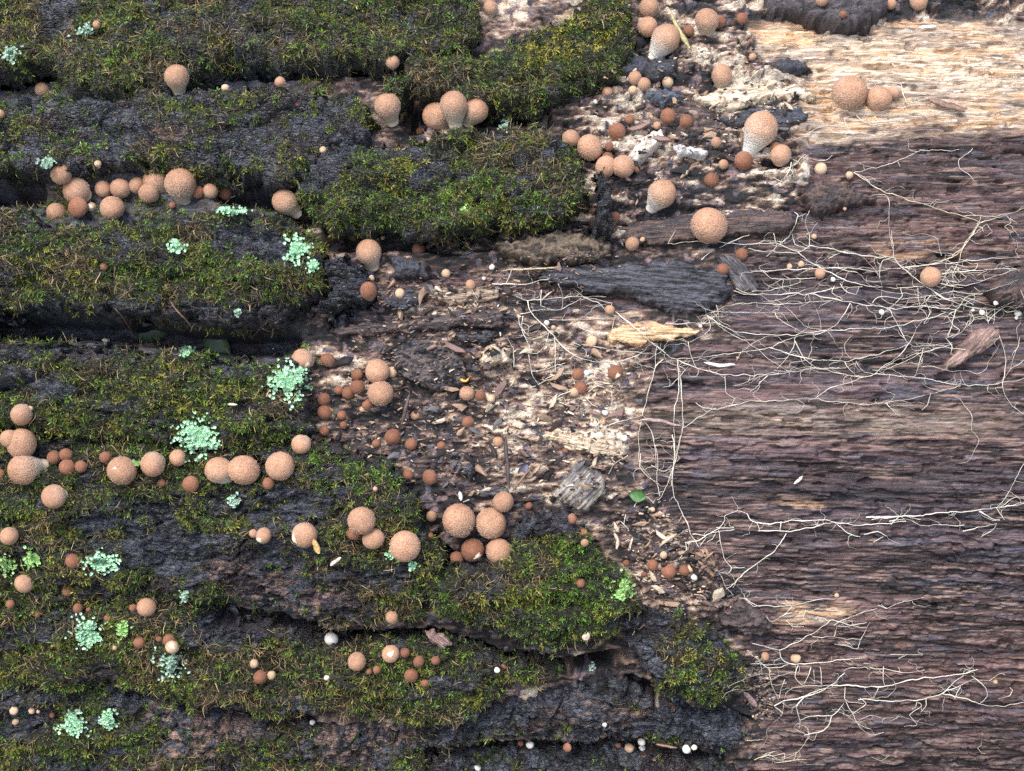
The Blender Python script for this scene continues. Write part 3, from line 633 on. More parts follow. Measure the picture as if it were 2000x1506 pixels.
TPL = [feather(4, .7, .5, .34), feather(4, .5, .9, .32), feather(3, .9, .3, .40), rosette(6, 1), rosette(5, 2), rosette(7, 3), strand(1.0, 4), strand(1.8, 5), strand(.6, 6)]
M_MOSSC = {'deep': (.026, .046, .012), 'green': (.085, .135, .022), 'olive': (.120, .125, .030), 'gold': (.27, .25, .035), 'brown': (.155, .112, .052), 'straw': (.34, .25, .115), 'fresh': (.125, .25, .035)}
MOSS_LABEL = {'A': 'matted brown and green moss over the topmost bark slab', 'B': 'patchy dark moss on the grey furrowed bark slab', 'C': 'green moss cover of the slab with the puffball trio',
 'D': 'dense moss with golden tips beside the bare wood', 'E': 'thick olive moss over the rounded slab above the black crevice', 'F': 'olive moss around mint lichen below the black crevice',
 'G': 'moss tufts around bare grey bark below the long puffball row', 'H': 'bright green moss cushion beside the cluster of four puffballs', 'I': 'shaggy brown moss dotted with tiny puffballs',
 'J': 'yellow-green moss cushion on the dark bark knob', 'K': 'thin moss flecks on bare dark bark strip', 'L': 'thin mixed moss on flaking pinkish bark', 'N': 'fresh green moss tufts along the lowest bark strip', 'P': 'few moss wisps on purplish bark chunk', 'Q': 'few moss wisps on upright bark splinter', 'Z': 'thin moss in the crevices between the bark slabs'}
ntri = 0
for (nm, P, Nn, mo, px, py, sd, brown) in MOSSBED:
    ny, nx = mo.shape
    wgt = mo * (sd > -.6) * ((px > -330) & (px < 2100) & (py > -110) & (py < 1610))
    inn = ((px > -40) & (px < 2040) & (py > -40) & (py < 1546)); wgt = np.where(inn, wgt, wgt * .4)
    lam = wgt[:-1, :-1] * (.50 + .52 * sstep(.35, .6, fbm(px[:-1, :-1] / 11, py[:-1, :-1] / 9, 2, 611))) + (sd[:-1, :-1] > 1.5) * .012
    cnt = rng.poisson(lam)
    iy, ix = np.nonzero(cnt); rep = cnt[iy, ix]; iy = np.repeat(iy, rep); ix = np.repeat(ix, rep); n = len(iy)
    if n < 40: continue
    a, b = rng.random((2, n, 1))
    pos = P[iy, ix] * (1 - a) * (1 - b) + P[iy, ix + 1] * a * (1 - b) + P[iy + 1, ix] * (1 - a) * b + P[iy + 1, ix + 1] * a * b
    nn = Nn[iy, ix]; x_, y_ = px[iy, ix], py[iy, ix]; m_ = mo[iy, ix]
    clump = fbm(x_ / 16, y_ / 13, 2, 601); big = fbm(x_ / 55, y_ / 40, 3, 603)
    gold = blobs(x_, y_, GOLD); fresh = blobs(x_, y_, FRESH); brn = np.clip(blobs(x_, y_, BROWN) + brown * .5 + .8 * sstep(.52, .66, fbm(x_ / 70, y_ / 45, 3, 613)), 0, 1)
    u = rng.random(n); v = clump * .55 + big * .45 + rng.normal(0, .09, n)
    kinds = np.where(u < brn * (.28 + 1.1 * sstep(.45, .62, vn(x_ / 24, y_ / 17, 607))), 3, 0)                                   # brown strands
    kinds = np.where((kinds == 0) & (v > .64 - .22 * gold), 1, kinds)             # golden
    kinds = np.where((kinds == 0) & (rng.random(n) < .18 + .6 * fresh), 2, kinds)
    base = np.zeros((n, 3)); C = M_MOSSC
    green = mix(C['deep'], mix(C['green'], C['olive'], big), sstep(.32, .60, v))
    base = np.where((kinds == 0)[:, None], green, base)
    base = np.where((kinds == 1)[:, None], mix(C['olive'], C['gold'], np.clip(.35 + gold * .6 + rng.normal(0, .2, n), 0, 1)), base)
    base = np.where((kinds == 2)[:, None], mix(C['green'], C['fresh'], rng.random(n)), base)
    base = np.where((kinds == 3)[:, None], mix(C['brown'], C['straw'], rng.random(n) ** 2.2), base)
    base *= rng.uniform(.5, 2.2, (n, 1))
    tpl = np.where(kinds == 3, rng.integers(6, 9, n), np.where((kinds == 2) | (rng.random(n) < .45), rng.integers(3, 6, n), rng.integers(0, 3, n)))
    ln = np.where(kinds == 3, rng.uniform(.005, .0115, n), rng.uniform(.0026, .0060, n) * (.7 + .5 * clump)) * (.7 + .3 * m_)
    d = nn * .75 + rng.normal(0, .42, (n, 3)) + np.array([0, -.05, -.30]) + np.where((kinds == 3)[:, None], rng.normal(0, .35, (n, 3)) + np.array([0, 0, -.25]), 0)
    d /= np.linalg.norm(d, axis=1, keepdims=True)
    d = np.where(((d * nn).sum(1) < .08)[:, None], d + nn * .5, d); d /= np.linalg.norm(d, axis=1, keepdims=True)
    q = rng.normal(0, 1, (n, 3)); e1 = np.cross(d, q); e1 /= np.linalg.norm(e1, axis=1, keepdims=True); e2 = np.cross(d, e1)
    VV, FF, CC = [], [], []; off = 0
    for t in range(len(TPL)):
        s = np.nonzero(tpl == t)[0]
        if not len(s): continue
        tv, tf_, tt = TPL[t]
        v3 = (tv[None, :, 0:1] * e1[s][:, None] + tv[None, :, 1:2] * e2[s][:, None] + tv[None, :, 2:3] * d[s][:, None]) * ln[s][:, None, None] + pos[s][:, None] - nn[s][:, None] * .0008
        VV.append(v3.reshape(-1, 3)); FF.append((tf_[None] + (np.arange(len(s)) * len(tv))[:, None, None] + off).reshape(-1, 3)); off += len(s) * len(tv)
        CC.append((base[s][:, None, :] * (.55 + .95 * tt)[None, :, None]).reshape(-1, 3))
    V = np.vstack(VV); F = np.vstack(FF); ntri += len(F)
    o = link('moss_carpet', mesh_np('moss_carpet', V, F, M_MOSS, np.vstack(CC)))
    tag(o, MOSS_LABEL[nm], 'moss', 'moss carpets on the bark slabs', 'stuff')
print('moss tris', ntri)

# ------------------------------------------------------------------ lichen
LICHEN = [(565,745,46,44,'large mint green lichen rosette at the slab end by a torn puffball'),(385,855,50,42,'large mint lichen rosette above the touching pair of puffballs'),(580,486,28,32,'mint lichen rosette at the rounded end of a mossy slab'),
 (345,480,22,18,'small mint lichen rosette on thick olive moss'),(196,1100,40,24,'mint lichen rosette beside a lone brown puffball'),(12,1105,24,26,'yellowish green lichen on moss near pale buttons'),(64,1092,20,22,'yellowish green lichen tuft near a mint rosette'),
 (172,1238,36,32,'large mint lichen rosette on shaggy brown moss'),(241,1231,16,20,'small yellow-green lichen next to a large mint rosette'),(330,1298,38,34,'mint lichen rosette under a torn pale puffball'),(142,1415,31,29,'mint lichen rosette on low moss, the larger of a pair'),
 (210,1405,22,24,'mint lichen rosette on low moss, the smaller of a pair'),(1217,1148,24,34,'mint lichen strip on the edge of the bright green moss slab'),(94,320,24,26,'pale lichen beside the end of the upper puffball row'),(18,104,26,22,'pale grey-green lichen at the end of the topmost slab'),
 (455,412,36,10,'thin lichen line along the slab behind the upper puffball row'),(366,686,22,14,'mint lichen on the lip below the black crevice'),(772,1082,20,14,'mint lichen flecks touching the flat round puffball'),(805,1104,14,16,'mint lichen flecks below the flat round puffball'),
 (165,62,24,20,'pale lichen flecks on the topmost mossy slab'),(140,1392,24,10,'grey lichen line above a mint rosette'),(270,905,20,10,'bright lichen flecks in the long puffball row'),(455,975,18,18,'pale lichen flecks below the touching pair'),
 (905,410,14,10,'bright lichen flecks on the trio slab'),(985,245,20,14,'pale lichen tuft on the trio slab rim'),(610,520,16,16,'small lichen tuft near the slab end'),(465,610,14,10,'grey-green lichen on the slab above the black crevice'),(360,1165,16,20,'pale lichen flecks on bare grey bark'),(1155,1300,10,8,'tiny pale lichen fleck under green moss')]
for k, (cx, cy, rx, ry, lab) in enumerate(LICHEN):
    n = int(rx * ry * (.16 if 'pale' in lab or 'grey' in lab or 'flecks' in lab else .42)) + 8
    th = rng.uniform(0, 2 * math.pi, n * 2); rr = np.abs(rng.normal(0, .48, n * 2)); lx = cx + rr * rx * np.cos(th); ly = cy + rr * ry * np.sin(th)
    keep = (fbm(lx / 11, ly / 10, 3, 620 + k) + .30 * (1 - rr) > .50); lx, ly = lx[keep][:n], ly[keep][:n]; n = len(lx)
    z = depth_at(lx, ly) - .0035; C0 = cam_pos + ray(lx, ly) * z[:, None]
    VV, FF, CC = [], [], []; nr = surf_normal(cx, cy); tint = (.40, .60, .24) if 'yellow' in lab or 'bright' in lab else ((.42, .56, .44) if 'pale' in lab or 'grey' in lab else (.50, .74, .52))
    for i in range(n):
        d = nr + rng.normal(0, .22, 3); d /= np.linalg.norm(d); e1 = np.cross(d, rng.normal(0, 1, 3)); e1 /= np.linalg.norm(e1); e2 = np.cross(d, e1)
        s = rng.uniform(.0007, .0015); m = 7; a0 = rng.uniform(0, 6.28)
        ring = [C0[i] + s * ((.65 + .5 * rng.random()) * (math.cos(a0 + 6.2832 * j / m) * e1 + math.sin(a0 + 6.2832 * j / m) * e2) + rng.uniform(.0, .35) * d) for j in range(m)]
        o0 = len(VV); VV += [C0[i] - d * .0012] + ring; FF += [(o0, o0 + 1 + j, o0 + 1 + (j + 1) % m) for j in range(m)]
        c = np.array(tint) * rng.uniform(.75, 1.3); CC += [c * .8] + [c * 1.12] * m
    o = link('lichen_patch', mesh_np('lichen_patch', np.array(VV), np.array(FF), M_LICHEN, np.array(CC), smooth=False))
    tag(o, lab, 'lichen')
# ------------------------------------------------------------------ puffballs
def puff_mat(name, spec=0.3):
    m, N, L, B = new_mat(name)
    col = N.new('ShaderNodeAttribute'); col.attribute_name = 'Col'; tc = N.new('ShaderNodeTexCoord'); oi = N.new('ShaderNodeObjectInfo')
    v = N.new('ShaderNodeTexVoronoi'); v.inputs['Scale'].default_value = 9.5; L.new(tc.outputs['Object'], v.inputs[0])
    mr = N.new('ShaderNodeMapRange'); mr.inputs[1].default_value = .15; mr.inputs[2].default_value = .62; mr.inputs[3].default_value = 1.12; mr.inputs[4].default_value = .74
    L.new(v.outputs['Distance'], mr.inputs[0])
    n = N.new('ShaderNodeTexNoise'); n.inputs['Scale'].default_value = 2.2; n.inputs['Detail'].default_value = 4; L.new(tc.outputs['Object'], n.inputs[0])
    m2 = N.new('ShaderNodeMapRange'); m2.inputs[1].default_value = .3; m2.inputs[2].default_value = .7; m2.inputs[3].default_value = .84; m2.inputs[4].default_value = 1.14; L.new(n.outputs[0], m2.inputs[0])
    m3 = N.new('ShaderNodeMapRange'); m3.inputs[3].default_value = .84; m3.inputs[4].default_value = 1.12; L.new(oi.outputs['Random'], m3.inputs[0])
    a = N.new('ShaderNodeMath'); a.operation = 'MULTIPLY'; L.new(mr.outputs[0], a.inputs[0]); L.new(m2.outputs[0], a.inputs[1])
    b = N.new('ShaderNodeMath'); b.operation = 'MULTIPLY'; L.new(a.outputs[0], b.inputs[0]); L.new(m3.outputs[0], b.inputs[1])
    mul = N.new('ShaderNodeMix'); mul.data_type = 'RGBA'; mul.blend_type = 'MULTIPLY'; mul.inputs[0].default_value = 1.0
    L.new(col.outputs['Color'], mul.inputs[6]); L.new(b.outputs[0], mul.inputs[7]); L.new(mul.outputs[2], B.inputs['Base Color'])
    bp = N.new('ShaderNodeBump'); bp.inputs['Strength'].default_value = .22; bp.inputs['Distance'].default_value = .06; bp.invert = True
    L.new(v.outputs['Distance'], bp.inputs['Height']); L.new(bp.outputs[0], B.inputs['Normal'])
    B.inputs['Roughness'].default_value = .72; B.inputs['Specular IOR Level'].default_value = spec
    return m
M_PUFF = puff_mat('puffball_skin'); M_STEM = vcol_mat('puffball_stem', .65, .35, 0, 6, (.85, 1.1)); M_WART = vcol_mat('puffball_wart', .7, .3, 0, 3, (.85, 1.15))
PCOL = {'T': ((.46, .255, .155), (.50, .315, .215), (.66, .54, .41), (.66, .49, .38)), 'F': ((.46, .255, .155), (.52, .345, .24), (.80, .77, .69), (.66, .49, .38)), 'R': ((.26, .110, .062), (.31, .150, .095), (.42, .29, .20), (.52, .35, .25)),
        'C': ((.60, .40, .25), (.64, .46, .31), (.70, .58, .44), (.72, .55, .40)), 'W': ((.80, .76, .68), (.82, .78, .70), (.80, .74, .64), (.85, .80, .72))}
def lathe(prof, seg, colf, wob, seed):
    r_ = random.Random(seed); ph = r_.uniform(0, 6.28); V, F, C = [], [], []
    for i, (z, r) in enumerate(prof):
        for j in range(seg):
            a = 2 * math.pi * j / seg; q = r * (1 + wob * (math.sin(2 * a + ph + z) * .6 + math.sin(3 * a - ph * 2 + 2 * z) * .4))
            V.append((q * math.cos(a), q * math.sin(a), z)); C.append(colf(z))
            if i: b = i * seg; F.append((b - seg + j, b - seg + (j + 1) % seg, b + (j + 1) % seg, b + j))
    return np.array(V), np.array(F), np.array(C)
_pc = {}
def puff_meshes(kind, pear, big, var):
    key = (kind, pear, big, var)
    if key in _pc: return _pc[key]
    c0, c1, c2, cw = [np.array(c) for c in PCOL[kind]]; seg = 28 if big else 16; nz = 16 if big else 10
    def rad_at(z):
        if z > (0 if pear else -.15): return math.sqrt(max(0, 1 - (max(z, 0) ** 2)))
        t = min(1, (-.15 - z) / 1.15); lo = .50 if pear else .58
        s_ = math.sqrt(max(.0, 1 - z * z)) if z > -1 else 0
        if pear: t = min(1, -z / 1.5)
        g = 1 - (1 - lo) * (t * t * (3 - 2 * t)) 
        return g if pear else max(lo, .5 * g + .5 * max(s_, lo))
    zend = -1.2 if pear else -.72
    zs = [math.cos(math.pi / 2 * k / (nz - 5)) for k in range(nz - 4)] + list(np.linspace(0, zend, 6))[1:]
    zs[0] = .9995
    def cf(z):
        t = min(1, max(0, (z + .1) / .9)); c = c1 * (1 - t) + c0 * t; u = min(1, max(0, (-z - (.05 if pear else .25)) / .75)); return c * (1 - u) + c2 * u
    V, F, C = lathe([(z, max(rad_at(z), .012)) for z in zs], seg, cf, .035, var * 7 + 3)
    bend = np.random.default_rng(var * 31 + 5).normal(0, .05, 4); V = V + np.stack([bend[0] * V[:, 2] ** 2, bend[1] * V[:, 2] ** 2, bend[2] * V[:, 0] * V[:, 2] - .04 * (V[:, 2] > .6) * (V[:, 2] - .6)], -1) * (V[:, 2:3] > 0)
    cap = mesh_np('cap', V, F, M_PUFF, C)
    zt = np.linspace(zend + .04, -1.6 if pear else -1.0, 5)
    V, F, C = lathe([(z, rad_at(max(z, zend)) * (.985 - .045 * k)) for k, z in enumerate(zt)], seg, lambda z: c2 * .75 + np.array((.72, .64, .5)) * .25, .05, 5)
    stem = mesh_np('stem', V, F, M_STEM, C)
    n = (420 if big else 170) if kind in 'TRF' else 60
    VV, FF, CC = [], [], []; r_ = random.Random(var + 3)
    for i in range(n):
        z = 1 - 1.5 * (i + .5) / n; a = 2.39996 * i + r_.uniform(-.12, .12); rr = math.sqrt(max(0, 1 - max(z, 0) ** 2)) if z > -.15 else rad_at(z)
        p = np.array([rr * math.cos(a), rr * math.sin(a), z]); nrm_ = np.array([math.cos(a) * rr, math.sin(a) * rr, max(z, -.2)]); nrm_ /= np.linalg.norm(nrm_)
        e1 = np.cross(nrm_, (0, 0, 1.)); e1 = e1 / (np.linalg.norm(e1) + 1e-6) if abs(nrm_[2]) < .999 else np.array([1., 0, 0]); e2 = np.cross(nrm_, e1)
        s = (.036 if big else .058) * r_.uniform(.7, 1.25) * (1 - .3 * max(0, z)); hgt = s * r_.uniform(.5, .9) * (1 - .5 * max(0, z)); k = len(VV)
        tw = r_.uniform(0, 1.57)
        VV += [p - nrm_ * .012 + s * (math.cos(tw + q * math.pi / 2) * e1 + math.sin(tw + q * math.pi / 2) * e2) for q in range(4)] + [p + nrm_ * hgt + s * .4 * e1 * r_.uniform(-1, 1)]
        FF += [(k + q, k + (q + 1) % 4, k + 4) for q in range(4)]
        base = np.array(cf(z)); tip = cw if z < .75 else base * 1.1; CC += [base * .9] * 4 + [tip * r_.uniform(.9, 1.1)]
    wart = mesh_np('warts', np.array(VV), np.array(FF), M_WART, np.array(CC), smooth=False)
    # a small one shows no parts: cap and stem in one mesh
    _pc[key] = (cap, stem, wart); return _pc[key]
def tiny_mesh(kind, var):
    key = ('tiny', kind, var)
    if key in _pc: return _pc[key]
    c0, c1, c2, cw = [np.array(c) for c in PCOL[kind]]
    prof = [(.9995, .02), (.92, .4), (.7, .72), (.38, .93), (0, 1.), (-.4, .9), (-.75, .66), (-1., .5), (-1.4, .42)]
    V, F, C = lathe(prof, 12, lambda z: c0 if z > .5 else (c1 if z > -.3 else c2), .05, var)
    n = np.random.default_rng(var).normal(0, .06, V.shape); _pc[key] = mesh_np('puffball', V + n, F, M_PUFF, C); return _pc[key]
def frame_for(ang, vis):
    if ang is None: ang, vis = 270, .34
    s = math.cos(rad(ang)) * c_right + math.sin(rad(ang)) * c_up
    a = -vis * s + math.sqrt(max(0, 1 - vis * vis)) * c_back
    a = Vector(a).normalized(); q = a.to_track_quat('Z', 'Y'); return a, q
SIZE = lambda r: 'tiny' if r < 7.5 else 'small' if r < 13 else 'medium' if r < 20 else 'large'
KNAME = {'T': 'tan', 'F': 'tan', 'R': 'rusty brown', 'C': 'pale cream', 'W': 'white'}
BALLS = []
npuff = 0
def puff(e, phrase, group):
    global npuff
    x, y, r, ang, vis, kind = e[:6]; label = e[6] if len(e) > 6 and e[6] else None; lift = e[7] if len(e) > 7 else .0; asp = e[8] if len(e) > 8 else 1.0; torn = e[9] if len(e) > 9 else None
    z = depth_disc(x, y, r * .9, 30); rm = r * z / FPX; z = z - (.32 + lift) * rm
    rm = r * z / FPX
    c = place(x, y, z); a, q = frame_for(ang, vis)
    q = q @ Matrix.Rotation(random.uniform(0, 6.28), 3, 'Z').to_quaternion()
    if label is None: label = f'{SIZE(r)} {KNAME[kind]} puffball {phrase}'
    npuff += 1; var = npuff % 5
    if r < 7.5:
        o = link('puffball', tiny_mesh(kind, var))
    else:
        o = link('puffball', None)
        big = r > 15; pear = bool(ang is not None and vis > .62)
        for nm, me in zip(('cap', 'stem', 'warts'), puff_meshes(kind, pear, big, var)):
            if kind == 'W' and nm == 'warts': continue
            p = link(nm, me, o if nm != 'warts' else capo)
            if nm == 'cap': capo = p
            if nm == 'warts': p['kind'] = 'stuff'
        if torn is not None:
            flesh(o, torn, q)
    o.rotation_mode = 'QUATERNION'; o.rotation_quaternion = q
    o.location = Vector(c); sc = rm * .97
    o.scale = (sc * random.uniform(.95, 1.05), sc * random.uniform(.93, 1.03), sc * asp)
    tag(o, label, 'mushroom', group); BALLS.append((x, y, r)); return o
def flesh(parent, torn, q):
    """torn skin: an irregular pale wound curved over the cap; torn = (image angle, tilt 0..1, size)"""
    ang, tl, s = torn
    d = tl * (math.cos(rad(ang)) * c_right + math.sin(rad(ang)) * c_up) + math.sqrt(max(0, 1 - tl * tl)) * c_back
    d = np.array(q.inverted() @ Vector(d)); e1 = np.cross(d, (.3, .5, .8)); e1 /= np.linalg.norm(e1); e2 = np.cross(d, e1)
    V = [d * 1.075]; F = []; C = [(.82, .72, .58)]; m = 12
    for ri, f in enumerate((.5, 1.)):
        for j in range(m):
            t = 6.2832 * j / m; k = s * f * (1 + .3 * math.sin(3 * t + 1) + .2 * math.sin(5 * t))
            v = d + k * (math.cos(t) * e1 + math.sin(t) * .7 * e2); v /= np.linalg.norm(v); V.append(v * (1.07 if ri == 0 else 1.02)); C.append((.80, .70, .56) if ri == 0 else (.62, .40, .24))
    F = [(0, 1 + j, 1 + (j + 1) % m, 1 + (j + 1) % m) for j in range(m)]
    Ft = [(0, 1 + j, 1 + (j + 1) % m) for j in range(m)]
    for j in range(m): a_, b_ = 1 + j, 1 + (j + 1) % m; Ft += [(a_, a_ + m, b_ + m), (a_, b_ + m, b_)]
    link('torn_flesh', mesh_np('torn_flesh', np.array(V), np.array(Ft), M_STEM, np.array(C)), parent)
D = 270
